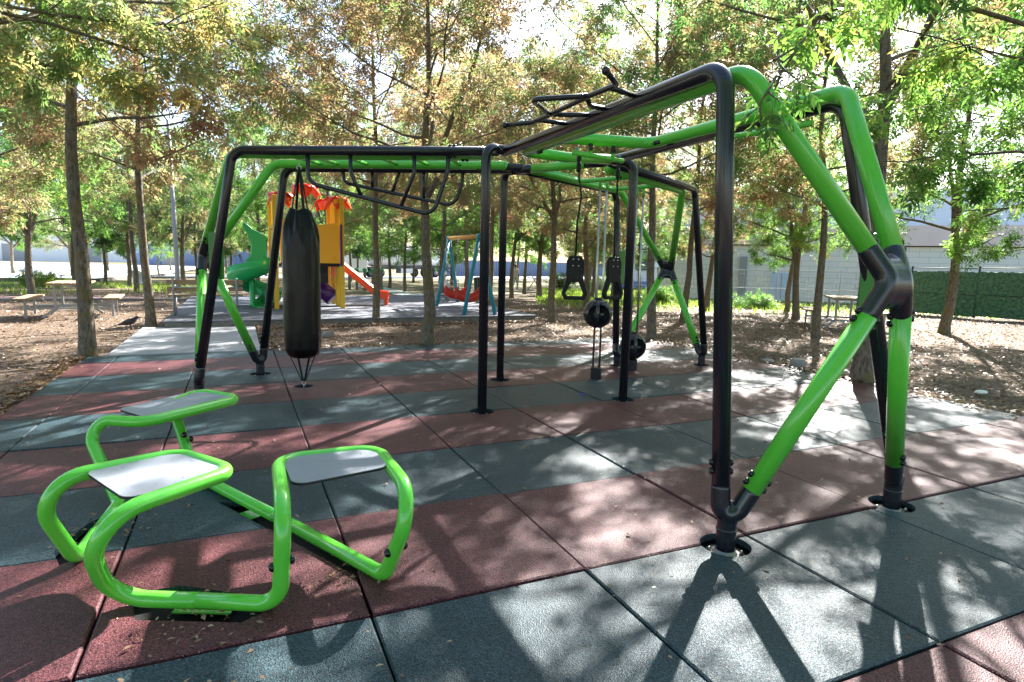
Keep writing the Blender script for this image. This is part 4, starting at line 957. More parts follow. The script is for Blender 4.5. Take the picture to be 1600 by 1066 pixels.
# straight red slide
def chute(name, pts, w, h, m, lip=True):
    P = fillet(pts, .35, 6); vs = []; d = (Vector(pts[-1])-Vector(pts[0])); s_ = Vector((-d.y, d.x, 0)).normalized()
    pr_ = [(-w, h), (-w, 0), (w, 0), (w, h), (w+.035, h), (w+.035, -.04), (-w-.035, -.04), (-w-.035, h)]
    for p in P: vs += [p+s_*u+Vector((0, 0, v)) for u, v in pr_]
    k8 = 8; fs = [(i*k8+k, i*k8+(k+1) % k8, (i+1)*k8+(k+1) % k8, (i+1)*k8+k) for i in range(len(P)-1) for k in range(k8)]+[tuple(range(k8)), tuple((len(P)-1)*k8+k for k in range(k8-1, -1, -1))]
    return kid(MB().add(vs, fs), name, m, tw, smooth=False, bevel=.01)
rs = chute('red_slide', [(2.9, 16.3, 1.22), (3.15, 16.25, 1.2), (4.15, 15.95, .36), (4.42, 15.88, .33)], .22, .17, M['red'])
kid(MB().box((4.36, 15.9, .24), (.10, .42, .22), -.27), 'slide_foot', M['red'], tw, rs, smooth=False, bevel=.01)
kid(MB().box((2.95, 16.05, 1.35), (.06, .05, .9)), 'entry_hoop', M['red'], tw, rs, smooth=False, bevel=.01)
# purple tube
kid(MB().tube(fillet([(2.2, 16.8, 1.05), (2.45, 16.2, .95), (2.62, 15.9, .55), (2.86, 15.75, .34)], .3, 8), [.24]*2+[.24]*16+[.22]*2 if False else .22, 20), 'purple_tube', M['purple'], tw)
# yellow ladder and rail at the left
ld = MB()
for s_ in (0, .45):
    ld.tube(fillet([(1.35, 15.6+s_, PZ), (1.28, 15.6+s_, .55), (1.45, 15.6+s_, 1.1), (1.45, 15.6+s_, 1.3)], .15, 5), .022, 10)
for z in (.35, .6, .85, 1.05): ld.tube([(1.33, 15.6, z), (1.33, 16.05, z)], .016, 8)
ld.tube(fillet([(1.30, 15.3, 1.28), (1.30, 15.3, 2.1), (1.42, 15.3, 2.1), (1.42, 15.3, 1.28)], .04, 4), .018, 8)
kid(ld, 'ladder', M['yellow'], tw)

# swings
sw = thing('swing_set', 'teal legged swing set with an ochre beam on the grey platform', 'swing set', (6.2, 14.2, PZ))
A1, A2 = Vector((5.95, 12.75, 2.02)), Vector((6.25, 16.0, 2.05))
for ap, feet in ((A1, ((5.47, 12.45, PZ), (6.24, 12.35, PZ))), (A2, ((5.38, 14.5, PZ), (7.15, 17.35, PZ)))):
    if ap is A2: feet = ((5.62, 15.15, PZ), (6.78, 16.7, PZ))
    for f in feet:
        kid(MB().tube([f, ap+Vector((0, 0, .02))], .048, 14), 'leg', M['teal'], sw)
    kid(MB().tube([ap-(A2-A1).normalized()*.12, ap+(A2-A1).normalized()*.12], .065, 14), 'beam_joint', M['teal'], sw)
bm_ = kid(MB().tube([A1, A2], .055, 14), 'beam', M['ochre'], sw)
for i, t in enumerate((.22, .40, .62, .80)): kid(MB().tube([A1.lerp(A2, t)+Vector((.0, .0, -.075)), A1.lerp(A2, t)+Vector((0, 0, .07))], .02, 8), 'hanger', M['greysteel'], sw, bm_)
for t0 in (.31, .71):
    c = A1.lerp(A2, t0); c.z = .42
    s = thing('baby_swing', 'red boat shaped baby swing, %s' % ('nearer one, right of the teal leg' if t0 < .5 else 'farther one with a white cap, left of the teal leg'), 'baby swing', tuple(c), .0, 'red swing seats'); s.rotation_euler.z = 1.45
    n = 12; vs = []
    for q in range(n+1):
        u = -1+2*q/n; w = .17*(1-.5*u*u); top = .12+.20*u*u; b = -.10+.12*u*u
        for (a_, z_) in ((-w, top), (-w*.8, b+.03), (0, b), (w*.8, b+.03), (w, top), (w*.75, top-.02), (w*.55, b+.06), (0, b+.04), (-w*.55, b+.06), (-w*.75, top-.02)): vs.append((a_, u*.33, z_))
    mm = 10; MB().add(vs, [(i*mm+k, i*mm+(k+1) % mm, (i+1)*mm+(k+1) % mm, (i+1)*mm+k) for i in range(n) for k in range(mm)]+[tuple(range(mm)), tuple(n*mm+k for k in range(mm-1, -1, -1))]).build('hull', M['dullred'], s)
    if t0 > .5: MB().ball((0, .26, .30), (.10, .09, .10), 12).ball((.03, .30, .40), (.03, .04, .05), 8).build('cap', M['white'], s)
    for sx in (-.15, .15):
        for sy in (-.28, .28): MB().tube([(sx, sy, .22), (sx*.3, sy*1.0, 1.58)], .006, 5).build('chain', M['greysteel'], s)

# picnic tables
def picnic(x, y, rz, L, label, z=0, group='picnic tables on dry soil'):
    t = thing('picnic_table', label, 'picnic table', (x, y, z), rz, group)
    top = MB()
    for k in range(5): top.box((-.30+.15*k, 0, .735), (.138, L, .038))
    top.build('tabletop', M['wood'], t, smooth=False, bevel=.004)
    for sx in (-1, 1):
        s = MB()
        for k in range(3): s.box((sx*.78-.11+.11*k, 0, .415), (.10, L, .034))
        s.build('seat_planks', M['wood'], t, smooth=False, bevel=.004)
    for sy in (-1, 1):
        yy = sy*L*.33; f = MB()
        for sx in (-1, 1):
            f.bar((sx*.26, yy, .715), (sx*.26, yy, .18), .045, .045); f.bar((sx*.78, yy, .40), (sx*.78, yy, 0), .045, .045)
            f.bar((sx*.26, yy, .20), (sx*.50, yy, .0), .045, .045)
            f.bar((sx*.62, yy, .34), (sx*.78, yy, .34), .035, .035)
        f.bar((-.80, yy+.002, .20), (.80, yy+.002, .20), .043, .04); f.bar((-.34, yy, .705), (.34, yy, .705), .04, .03)
        f.build('frame', M['greysteel'], t, smooth=False)
    return t
picnic(-2.86, 15.2, .08, 1.5, 'grey framed picnic table with plank top on the soil at left', .0)
picnic(14.35, 9.15, -.75, 1.7, 'brown planked picnic table behind the right rig leg and reddish tree', -.01)

# benches
def bench(x, y, rz, label, W=1.35, h=.78, z=0, grp=None):
    t = thing('park_bench', label, 'bench', (x, y, z), rz, grp)
    b = MB()
    for zz in (.53, .68): b.bar((-W/2, .20+.1*(zz-.45), zz+.03), (W/2, .20+.1*(zz-.45), zz+.03), .028, .10)
    b.build('backrest', M['wood'], t, smooth=False, bevel=.004)
    s = MB()
    for yy in (-.22, -.08, .06): s.bar((-W/2, yy, .42), (W/2, yy, .42), .11, .03)
    s.build('seat', M['wood'], t, smooth=False, bevel=.004)
    for sx in (-1, 1):
        xx = sx*(W/2-.12); f = MB()
        f.tube(fillet([(xx, .14, 0), (xx, .20, .45), (xx, .27, .80)], .2, 4), .022, 10); f.tube([(xx, -.22, 0), (xx, -.24, .40)], .022, 10); f.tube([(xx, -.26, .395), (xx, .20, .395)], .018, 8)
        f.tube([(xx, -.25, .62), (xx, .23, .62)], .014, 8)
        f.build('side_frame', M['greysteel'], t)
    MB().tube([(-W/2+.1, .24, .60), (W/2-.1, .24, .60)], .014, 8).build('cross_rail', M['greysteel'], t)
    return t
bench(-.08, 13.35, math.pi-.05+math.pi, 'slatted wooden bench with grey metal frame facing the slide, by the slab', 1.5, z=PZ) if False else bench(-.10, 13.45, math.pi, 'slatted wooden bench with grey metal frame, its back to the concrete slab', 1.45, z=PZ)
bench(6.95, 17.9, 1.2, 'small metal framed bench behind the far swing seat', .9, z=PZ)
t = thing('concrete_bench', 'grey concrete seat back standing beyond the slatted bench', 'bench', (-.40, 26.8, terr(-.4, 26.8)), .1)
MB().box((0, 0, .62), (.62, .12, .42)).build('backrest', M['concrete'], t, smooth=False, bevel=.02)
for sx in (-.28, .28): MB().box((sx, 0, .25), (.10, .40, .5)).build('leg', M['concrete'], t, smooth=False, bevel=.01)
MB().box((0, -.2, .44), (.62, .40, .08)).build('seat', M['concrete'], t, smooth=False, bevel=.01)

# lamp pole, marker, bin
t = thing('lamp_post', 'thin grey lamp pole rising through the leaves left of the rig', 'lamp post', (-1.24, 21.08, terr(-1.24, 21.08)))
MB().tube([(0, 0, 0), (0, 0, .9), (-.06, 0, 5.6)], [.085, .075, .05], 14).build('pole', M['greysteel'], t)
MB().tube([(-.06, 0, 5.55), (-.2, -.3, 5.75), (-.4, -.8, 5.8)], .03, 10).build('arm', M['greysteel'], t)
MB().lathe([(.02, .12), (.12, .09), (.16, 0), (.10, -.05), (.02, -.06)], (-.42, -.9, 5.76), 18).build('lamp_head', M['greysteel'], t)
MB().box((0, 0, .012), (.26, .26, .024)).build('base_plate', M['greysteel'], t, smooth=False)
t = thing('marker_stone', 'pale blue grey slab standing by the bright yard', 'marker', (-4.9, 40.2, terr(-4.9, 40.2)), .3)
mb = MB(); mb.prism([(-.36, 0), (.36, 0), (.30, .75), (.10, .86), (-.26, .84)], .16, lambda a, b, d: (a, d, b)); mb.build('slab', M['lightblue'], t, smooth=False, bevel=.03)
MB().box((0, .08, .03), (.95, .5, .06)).build('plinth', M['concrete'], t, smooth=False, bevel=.01)
t = thing('waste_bin', 'dark green waste bin with a lid behind the swings', 'bin', (11.53, 27.06, terr(11.53, 27.06)), .4)
MB().lathe([(.27, .05), (.33, .8)], n=20).build('body', M['bin'], t, auto=.5); MB().lathe([(.36, .8), (.36, .86), (.30, .90), (.05, .93)], n=20).build('lid', M['deck'], t, auto=.5)
MB().lathe([(.05, 0), (.05, .06)], n=8).build('foot', M['deck'], t)

# row of wooden posts with green caps
t = thing('balance_posts', 'row of grey wooden posts with green caps and linking rails', 'balance posts', (6.6, 34, terr(6.6, 34)))
for k in range(7):
    x, y = 5.85+.28*k, 36.5-.85*k; z = terr(x, y)
    p_ = kid(MB().lathe([(.085, 0), (.08, 1.12+.04*(k % 2))], (x, y, z), 12), 'post', M['kerb'], t, auto=.6); kid(MB().lathe([(.12, 1.10), (.13, 1.16), (.10, 1.22), (.03, 1.25)], (x, y, z+.02), 12), 'cap', M['slidegreen'], t, p_)
kid(MB().tube([(5.85, 36.5, terr(5.85, 36.5)+1.05), (7.53, 31.4, terr(7.53, 31.4)+1.05)], .03, 8), 'rail', M['slidegreen'], t)
t = thing('stone_slab', 'low broken stone slab on the edge of the far path', 'slab', (8.0, 21.6, terr(8.0, 21.6)), -.35)
MB().box((0, 0, .10), (1.3, .55, .20)).build('slab', M['kerb'], t, smooth=False, bevel=.04); MB().box((0, 0, .215), (1.36, .60, .03)).build('top', M['concrete'], t, smooth=False, bevel=.01)

# tank truck
dx, dy = .936, .352
tr = thing('tank_truck', 'white tank truck with dark wheels parked on the far road', 'truck', (17.6, 65.0, terr(17.6, 65)), math.atan2(4.9, 12.4))
MB().lathe([(.3, -5.2), (.9, -5.12), (1.12, -4.9), (1.2, -4.5), (1.2, 4.6), (1.12, 5.0), (.9, 5.2), (.3, 5.28)], (0, 0, 2.35), 32, 'x').build('tank', M['tank'], tr)
for k in range(5): MB().lathe([(1.205, -.06), (1.23, -.05), (1.23, .05), (1.205, .06)], (-4+2*k, 0, 2.35), 32, 'x').build('band', M['greysteel'], tr)
MB().box((0, 0, 1.02), (10.8, 1.9, .22)).box((-1.2, -.95, .72), (1.8, .3, .45)).build('chassis', M['chassis'], tr, smooth=False)
MB().box((-.9, -1.12, .75), (1.6, .1, .5)).box((-.9, -1.13, .98), (1.7, .1, .04)).build('side_box', M['white'], tr, smooth=False)
for x in (-4.2, 1.65, 3.05, 4.4):
    for s_ in (-1, 1):
        w = MB().lathe([(.30, -.16), (.47, -.15), (.52, -.08), (.52, .08), (.47, .15), (.30, .16)], (x, s_*.98, .52), 24, 'y').build('wheel', M['tyre'], tr)
        MB().lathe([(.30, -.17), (.20, -.10), (.12, -.18), (.10, -.19)], (x, s_*.98, .52), 16, 'y').build('rim', M['greysteel'], tr, ).parent = w
    if x > 0: MB().tube([(x+.62*math.cos(a), -1.0, .55+.62*math.sin(a)) for a in np.linspace(.3, 2.84, 9)], .05, 6).build('mudguard', M['chassis'], tr)
MB().box((5.35, 0, 1.45), (.12, 2.3, 1.1)).build('rear_panel', M['white'], tr, smooth=False, bevel=.02)
d_ = MB().box((0, 0, 0), (.03, .42, .42), R=Matrix.Rotation(math.pi/4, 3, 'X')).build('hazard_diamond', mat('green diamond', (.02, .35, .22)), tr, smooth=False); d_.location = (5.44, -.6, 1.5)
for sy in (-.95, .95): MB().box((5.43, sy, 1.0), (.06, .3, .14)).build('tail_light', M['dullred'], tr, smooth=False)
MB().box((5.3, 0, .65), (.12, 2.3, .14)).build('bumper', M['chassis'], tr, smooth=False)
cb = MB().box((-6.9, 0, 2.0), (2.1, 2.4, 2.5)).box((-6.9, 0, .75), (2.3, 2.3, .4)).build('cab', M['white'], tr, smooth=False, bevel=.12)
MB().box((-7.1, -1.215, 2.35), (1.0, .03, .8)).build('side_window', M['chassis'], tr, smooth=False).parent = cb

# person walking
def person(x, y, rz, label):
    me = bpy.data.meshes.new('body'); z0 = 0
    J = {'pel': (0, 0, .92, .115), 'spi': (0, 0, 1.10, .11), 'che': (0, .01, 1.32, .135), 'nec': (0, .01, 1.47, .052), 'hea': (0, -.02, 1.60, .085), 'hdt': (0, -.01, 1.68, .075),
         'shl': (-.17, .01, 1.40, .055), 'ell': (-.23, .05, 1.13, .042), 'wrl': (-.22, -.08, .92, .03), 'shr': (.17, .01, 1.40, .055), 'elr': (.24, .03, 1.13, .042), 'wrr': (.25, -.02, .88, .03),
         'hpl': (-.09, 0, .88, .09), 'knl': (-.09, -.16, .49, .062), 'anl': (-.09, -.14, .09, .04), 'tol': (-.09, -.30, .04, .035), 'hpr': (.09, 0, .88, .09), 'knr': (.09, .08, .48, .062), 'anr': (.09, .26, .13, .04), 'tor': (.09, .14, .04, .035)}
    for s_, w_ in (('l', 'wrl'), ('r', 'wrr')):
        for f in range(4): bx = J[w_]; J['f%s%d' % (s_, f)] = (bx[0]+.008*(f-1.5), bx[1]-.02+.014*f-.01, bx[2]-.15+.008*abs(f-1.3), .009)
        bx = J[w_]; J['t'+s_] = (bx[0]+(.02 if s_ == 'l' else -.02), bx[1]-.05, bx[2]-.08, .010); J['p'+s_] = (bx[0], bx[1]-.005, bx[2]-.06, .028)
    E = [('pel', 'spi'), ('spi', 'che'), ('che', 'nec'), ('nec', 'hea'), ('hea', 'hdt'), ('che', 'shl'), ('shl', 'ell'), ('ell', 'wrl'), ('che', 'shr'), ('shr', 'elr'), ('elr', 'wrr'), ('pel', 'hpl'), ('hpl', 'knl'), ('knl', 'anl'), ('anl', 'tol'), ('pel', 'hpr'), ('hpr', 'knr'), ('knr', 'anr'), ('anr', 'tor')]
    for s_ in 'lr': E += [('wr'+s_, 'p'+s_), ('p'+s_, 't'+s_)]+[('p'+s_, 'f%s%d' % (s_, f)) for f in range(4)]
    K = list(J); me.from_pydata([J[k][:3] for k in K], [(K.index(a), K.index(b)) for a, b in E], [])
    t = thing('person', label, 'person', (x, y, terr(x, y)), rz)
    o = link('body', me, M['skin'], t, smooth=False)
    def sk(ob):
        m = ob.modifiers.new('s', 'SKIN'); m.use_smooth_shade = True
        for i, k in enumerate(K):
            v = ob.data.skin_vertices[0].data[i] if ob.data.skin_vertices else None
            if v: v.radius = (J[k][3], J[k][3]); v.use_root = (k == 'pel')
        s2 = ob.modifiers.new('u', 'SUBSURF'); s2.levels = 1; s2.render_levels = 1
    bmm = bmesh.new(); bmm.from_mesh(me); bmm.verts.layers.skin.verify(); bmm.to_mesh(me); bmm.free()
    baked(o, [sk]); o.data.materials.clear(); o.data.materials.append(M['skin'])
    def garment(name, keys, edges, grow, m):
        mb = MB()
        for a, b in edges:
            A, B = J[a], J[b]; mb.tube([A[:3], B[:3]], [A[3]+grow, B[3]+grow], 12); mb.ball(A[:3], A[3]+grow, 10); mb.ball(B[:3], B[3]+grow, 10)
        baked(mb.build(name, m, t), [remesh(.02, 4)])
    garment('shirt', None, [('pel', 'spi'), ('spi', 'che'), ('che', 'shl'), ('che', 'shr'), ('shl', 'ell'), ('shr', 'elr')], .018, M['shirt'])
    garment('trousers', None, [('pel', 'hpl'), ('pel', 'hpr'), ('hpl', 'knl'), ('hpr', 'knr'), ('knl', 'anl'), ('knr', 'anr')], .016, M['trouser'])
    MB().ball((0, .02, 1.67), (.092, .105, .10), 14).build('hair', M['hair'], t)
    MB().ball((0, -.115, 1.60), (.014, .02, .02), 8).build('nose', M['skin'], t)
person(17.41, 35.78, 2.3, 'person in pale shirt and light trousers walking on the far lawn')

# crow
t = thing('crow', 'black crow with grey nape standing on soil beside the concrete slab', 'bird', (-1.32, 11.95, .0), math.radians(-8))
mb = MB()
mb.tube([(-.02, 0, .13), (-.09, 0, .125), (-.02, 0, .14)][:2], [.03, .02], 10)
mb.tube([(-.23, 0, .085), (-.15, 0, .105), (-.07, 0, .13), (.0, 0, .15), (.055, 0, .175), (.085, 0, .205), (.105, 0, .228), (.125, 0, .232)], [.010, .028, .055, .062, .05, .033, .034, .022], 14)
mb.ball((.108, 0, .228), (.034, .029, .030), 12)
baked(mb.build('body', M['crow'], t), [remesh(.006, 4)])
MB().tube([(.13, 0, .228), (.16, 0, .226), (.185, 0, .219)], [.013, .009, .002], 8).build('beak', M['deck'], t)
MB().ball((.075, 0, .212), (.032, .031, .030), 10).build('nape', M['crowgrey'], t)
for s_ in (-1, 1):
    MB().tube([(.02, s_*.048, .16), (-.08, s_*.058, .135), (-.20, s_*.02, .095)], [.022, .034, .008], 8).build('wing', M['crow'], t)
    MB().tube([(-.01, s_*.025, .11), (.0, s_*.025, .05), (.0, s_*.025, .006)], [.012, .006, .005], 6).tube([(-.02, s_*.025, .005), (.045, s_*.03, .004)], .004, 5).build('leg', M['deck'], t)
mb = MB(); mb.prism([(-.16, -.022), (-.31, -.035), (-.315, .035), (-.16, .022)], .012, lambda a, b, d: (a, b, .095+d+(a+.16)*.25)); mb.build('tail', M['crow'], t, smooth=False)

# stones and litter
def stone(x, y, s, seed, label, m='stone', flat=.5):
    r = random.Random(seed); mb = MB(); mb.ball((0, 0, 0), 1, 12)
    mb.v = [(a*s[0]*(1+.25*math.sin(3*a+seed)), b*s[1]*(1+.2*math.cos(4*b+seed)), max(min(c, .6), -.6)*s[2]*1.4) for a, b, c in mb.v]
    o = mb.build('stone', M[m], None, smooth=False); o.location = (x, y, s[2]*.5-.01+terr(x, y)); o.rotation_euler = (0, 0, r.uniform(0, 3))
    return tag(o, label, 'stone', 'loose stones on the soil')
stone(2.02, 10.24, (.14, .08, .06), 1, 'grey stone on the soil just right of the punching bag')
stone(7.98, 4.98, (.14, .09, .09), 2, 'blocky grey stone by the right corner of the rubber floor')
stone(7.95, 5.50, (.13, .08, .03), 3, 'flat grey stone left of the blocky stone')
stone(8.02, 4.30, (.12, .09, .06), 4, 'grey stone half behind the green diagonal brace')
stone(8.0, 6.6, (.14, .08, .03), 5, 'thin flat stone right of the far charcoal foot')
o = MB().ball((0, 0, 0), (.09, .06, .025), 10).build('plastic_scrap', M['litterwhite'], None); o.location = (8.55, 2.86, .02); tag(o, 'white plastic scrap on soil right of the rubber floor', 'litter')
o = MB().box((0, 0, 0), (.035, .025, .008)).build('plastic_chip', mat('blue plastic', (.03, .05, .7)), None, smooth=False); o.location = (3.95, 4.32, .008); tag(o, 'tiny blue plastic chip on the tiles beside a charcoal post', 'litter')

# ---------------------------------------------------------------- far walls, fences, buildings
def wirefence(pts, h, label, name='mesh_fence', step=.12, rails=(0, .5, 1), postgap=2.6):
    t = thing(name, label, 'fence', (pts[0][0], pts[0][1], terr(*pts[0])))
    for i in range(len(pts)-1):
        a, b = Vector((*pts[i], 0)), Vector((*pts[i+1], 0)); L = (b-a).length; n = max(1, round(L/postgap))
        for k in range(n):
            p, q = a.lerp(b, k/n), a.lerp(b, (k+1)/n); zp, zq = terr(p.x, p.y), terr(q.x, q.y)
            kid(MB().tube([(p.x, p.y, zp), (p.x, p.y, zp+h+.05)], .03, 8), 'post', M['wire'], t)
            mb = MB(); m = int((q-p).length/step)
            for r_ in rails: mb.tube([(p.x, p.y, zp+.05+(h-.05)*r_), (q.x, q.y, zq+.05+(h-.05)*r_)], .016, 6)
            for j in range(1, m):
                w = p.lerp(q, j/m); z = zp+(zq-zp)*j/m; mb.bar((w.x, w.y, z+.05), (w.x, w.y, z+h), .007, .007)
            for j in range(1, 10): mb.bar((p.x, p.y, zp+h*j/10), (q.x, q.y, zq+h*j/10), .007, .007)
            kid(mb, 'mesh_panel', M['wire'], t, smooth=False)
    return t
wirefence([(14.3, 20.6), (18.6, 18.2), (23.3, 13.4)], 1.45, 'grey wire mesh fence before the pale stone building')
# green screen fence
t = thing('screen_fence', 'dark green leaf screened fence at the right edge', 'fence', (22, 10, 0))
gp = [(21.9, 12.4), (22.1, 10.4), (22.3, 8.4), (22.5, 6.4), (22.7, 4.4), (22.9, 2.4)]
scr = mat('artificial hedge screen', (.03, .10, .06), .8, noise=(13, 1, (.13, .25, .15)), bump=(15, 1.0))
for i, (x, y) in enumerate(gp):
    z = terr(x, y); kid(MB().tube([(x, y, z), (x, y, z+1.65)], .035, 8), 'post', M['bin'], t)
    if i < len(gp)-1:
        x2, y2 = gp[i+1]; pn = MB()
        nx, nz = 40, 30; R_ = random.Random(i); vs = [(x+(x2-x)*a/nx+R_.uniform(-.02, .02), y+(y2-y)*a/nx, z+.06+1.42*b/nz+R_.uniform(-.012, .012)) for b in range(nz+1) for a in range(nx+1)]
        pn.add(vs, [(b*(nx+1)+a, b*(nx+1)+a+1, (b+1)*(nx+1)+a+1, (b+1)*(nx+1)+a) for b in range(nz) for a in range(nx)])
        p_ = kid(pn, 'screen_panel', scr, t, smooth=False); s = p_.modifiers.new('s', 'SOLIDIFY'); s.thickness = .03
        kid(MB().tube([(x-.03, y, z+.75), (x2-.03, y2, z+.75)], .015, 6).tube([(x, y, z+1.6), (x2, y2, z+1.6)], .015, 6), 'rail', M['bin'], t, p_)
# stone building behind the fence
def stonewall_mat():
    m = bpy.data.materials.new('cream block wall'); m.use_nodes = True; nt = m.node_tree; b = nt.nodes['Principled BSDF']; b.inputs['Roughness'].default_value = .9
    tc = nt.nodes.new('ShaderNodeTexCoord'); sp_ = nt.nodes.new('ShaderNodeSeparateXYZ'); cb_ = nt.nodes.new('ShaderNodeCombineXYZ')
    nt.links.new(tc.outputs['Object'], sp_.inputs[0]); nt.links.new(sp_.outputs[0], cb_.inputs[0]); nt.links.new(sp_.outputs[2], cb_.inputs[1])
    br = nt.nodes.new('ShaderNodeTexBrick'); br.inputs['Scale'].default_value = 1.0; br.inputs['Brick Width'].default_value = .8; br.inputs['Row Height'].default_value = .26; br.inputs['Mortar Size'].default_value = .012
    br.inputs['Color1'].default_value = (.84, .79, .66, 1); br.inputs['Color2'].default_value = (.76, .74, .68, 1); br.inputs['Mortar'].default_value = (.55, .54, .52, 1)
    nt.links.new(cb_.outputs[0], br.inputs['Vector']); nt.links.new(br.outputs[0], b.inputs['Base Color']); return m
SW = stonewall_mat()
bd = thing('stone_building', 'long cream block building with terracotta band and blue door behind the fence', 'building', (24, 22, terr(24, 22)), math.radians(-50))
MB().box((9, 1.2, 1.15), (27, 2.4, 3.3)).build('wall', SW, bd, smooth=False)
MB().box((9, 1.3, 3.3), (27.4, 3.0, .9)).build('roof_band', M['pinkroof'], bd, smooth=False)
MB().box((9, 3.4, 4.6), (27, 2.6, 2.0)).build('upper_wall', M['white'], bd, smooth=False)
dr = MB().box((1.6, -.03, .55), (1.0, .06, 1.9)).build('door', M['lightblue'], bd, smooth=False, bevel=.01); MB().box((1.6, -.07, .55), (.03, .03, 1.8)).build('door_gap', M['greysteel'], bd, smooth=False).parent = dr
MB().box((-.2, -.12, .9), (.32, .2, 2.7)).build('pilaster', M['greysteel'], bd, smooth=False)
for k in range(5):
    w = MB().box((5.5+3*k, -.02, 1.3), (1.1, .06, .9)).build('window', M['chassis'], bd, smooth=False); MB().box((5.5+3*k, -.05, .82), (1.25, .12, .07)).build('sill', M['concrete'], bd, smooth=False).parent = w
# pale blue building behind the stirrups
bd = thing('blue_building', 'pale blue rendered building with dark blue base behind the stirrups', 'building', (31, 38, terr(31, 38)), math.radians(-38))
MB().box((0, 2, 2.0), (8, 4, 3.6)).build('wall', M['lightblue'], bd, smooth=False); MB().box((0, 1.97, .35), (8.04, 4.04, .5)).build('base', M['blue'], bd, smooth=False); MB().box((0, 2, 3.88), (8.3, 4.3, .16)).build('roof', M['greysteel'], bd, smooth=False)
MB().box((-1.5, -.02, 2.0), (.9, .06, 1.1)).build('window', M['chassis'], bd, smooth=False)
# long sheet wall behind the road
wl = thing('sheet_wall', 'long blue grey corrugated wall beyond the road', 'wall', (47, 80, terr(47, 80)), math.radians(18))
wm = MB()
for k in range(150): wm.box((-26+.35*k, 0, 1.0), (.17, .06, 2.0)); wm.box((-26+.35*k+.175, .05, 1.0), (.18, .06, 2.0))
wm.build('panel', M['bluewall'], wl, smooth=False); MB().box((0, 0, 2.05), (53, .16, .08)).build('coping', M['greysteel'], wl, smooth=False)
wl = thing('storage_hall', 'long low blue grey hall behind the spiral slide', 'building', (2, 118, terr(2, 118)), math.radians(6))
MB().box((0, 4, 1.4), (34, 8, 4.4)).build('wall', M['bluewall'], wl, smooth=False); MB().box((0, 4, 3.66), (35, 8.6, .2)).build('roof', M['white'], wl, smooth=False)
for k in range(4): MB().box((-12+8*k, -.03, 1.2), (2.4, .08, 2.6)).build('gate', M['greysteel'], wl, smooth=False)
wl = thing('white_hall', 'bright white industrial hall behind the yard at far left', 'building', (-62, 140, terr(-62, 140)), math.radians(12))
MB().box((0, 5, 2.2), (90, 10, 6.0)).build('wall', M['white'], wl, smooth=False); MB().box((0, 5, 5.3), (91, 11, .25)).build('roof', M['greysteel'], wl, smooth=False)
for k in range(7): MB().box((-36+12*k, -.03, 1.5), (3.6, .1, 3.4)).build('gate', M['greysteel'], wl, smooth=False)

# ---------------------------------------------------------------- shrubs, grass, litter
def shrub(x, y, R, H, n, seed, m, label, size=.16):
    t = Tree(seed); r = t.r
    for k in range(n):
        a = r.uniform(0, 6.28); el = r.uniform(.5, 1.4); P = t.arc(Vector((r.uniform(-.2, .2), r.uniform(-.2, .2), 0)), a, el, H*r.uniform(.7, 1.1), curl=-.3, n=4)
        P = [Vector((p.x*R/H, p.y*R/H, p.z)) for p in P]; t.limb(P, .02, .004, 6, .35, 4, 4, size, .2, start=.15)
    w, c = t.meshes('shrub'); root = thing('shrub', label, 'shrub', (x, y, terr(x, y)))
    for nm, me_ in (('stems', w), ('foliage', c)): o = bpy.data.objects.new(nm, me_); COL.objects.link(o); o.parent = root
    c.materials[0] = M[m]
shrub(21.5, 37.0, 1.5, 1.5, 16, 3, 'leaf_dark', 'dark round shrub on the lawn right of the person')
shrub(24.5, 36.0, 1.5, 1.2, 14, 4, 'leaf_green', 'low green shrub left of the pale blue building')
shrub(16.2, 19.2, 1.2, .75, 12, 5, 'leaf_green', 'low bright green bush at the foot of the mesh fence')
shrub(18.4, 15.9, .8, .5, 10, 6, 'leaf_green', 'small weed clump right of the far green brace')
shrub(-7.9, 33.5, 1.5, .85, 14, 7, 'grass', 'tall weeds before the bright yard at left')
t = thing('sapling_stakes', 'crossed pale sapling stakes on the lawn', 'stakes', (19.2, 36.6, terr(19.2, 36.6)))
for a, b in (((-.45, 0, 0), (.35, 0, 1.1)), ((.5, .1, 0), (-.3, 0, 1.2)), ((-.5, 0, .85), (.6, 0, .75))): MB().tube([a, b], .035, 8).build('stake', M['concrete'], t)

def blades(n, region, m, label, h=(.08, .22), name='grass', seed=1):
    R = np.random.default_rng(seed); P = []
    while len(P) < n:
        x, y = region(R)
        if x is None: continue
        P.append((x, y, terr(x, y)-.02))
    P = np.array(P); N = len(P); a = R.uniform(0, 6.28, N); hh = R.uniform(h[0], h[1], N); w = R.uniform(.008, .018, N)*1.6
    dx = np.stack([np.cos(a), np.sin(a), 0*a], 1); ln = np.stack([R.normal(0, .35, N)*hh, R.normal(0, .35, N)*hh, hh], 1)
    V = np.stack([P-dx*w[:, None], P+dx*w[:, None], P+ln], 1).reshape(-1, 3)
    me = bpy.data.meshes.new(name); me.vertices.add(len(V)); me.vertices.foreach_set('co', V.ravel().astype(np.float32)); me.loops.add(len(V)); me.loops.foreach_set('vertex_index', np.arange(len(V), dtype=np.int32))
    me.polygons.add(N); me.polygons.foreach_set('loop_start', np.arange(N, dtype=np.int32)*3)
    at = me.attributes.new('tint', 'FLOAT', 'POINT'); at.data.foreach_set('value', np.repeat(R.uniform(0, 1, N), 3).astype(np.float32))
    me.update(calc_edges=True); o = bpy.data.objects.new(name, me); COL.objects.link(o); me.materials.append(M[m]); return tag(o, label, None, kind='stuff')
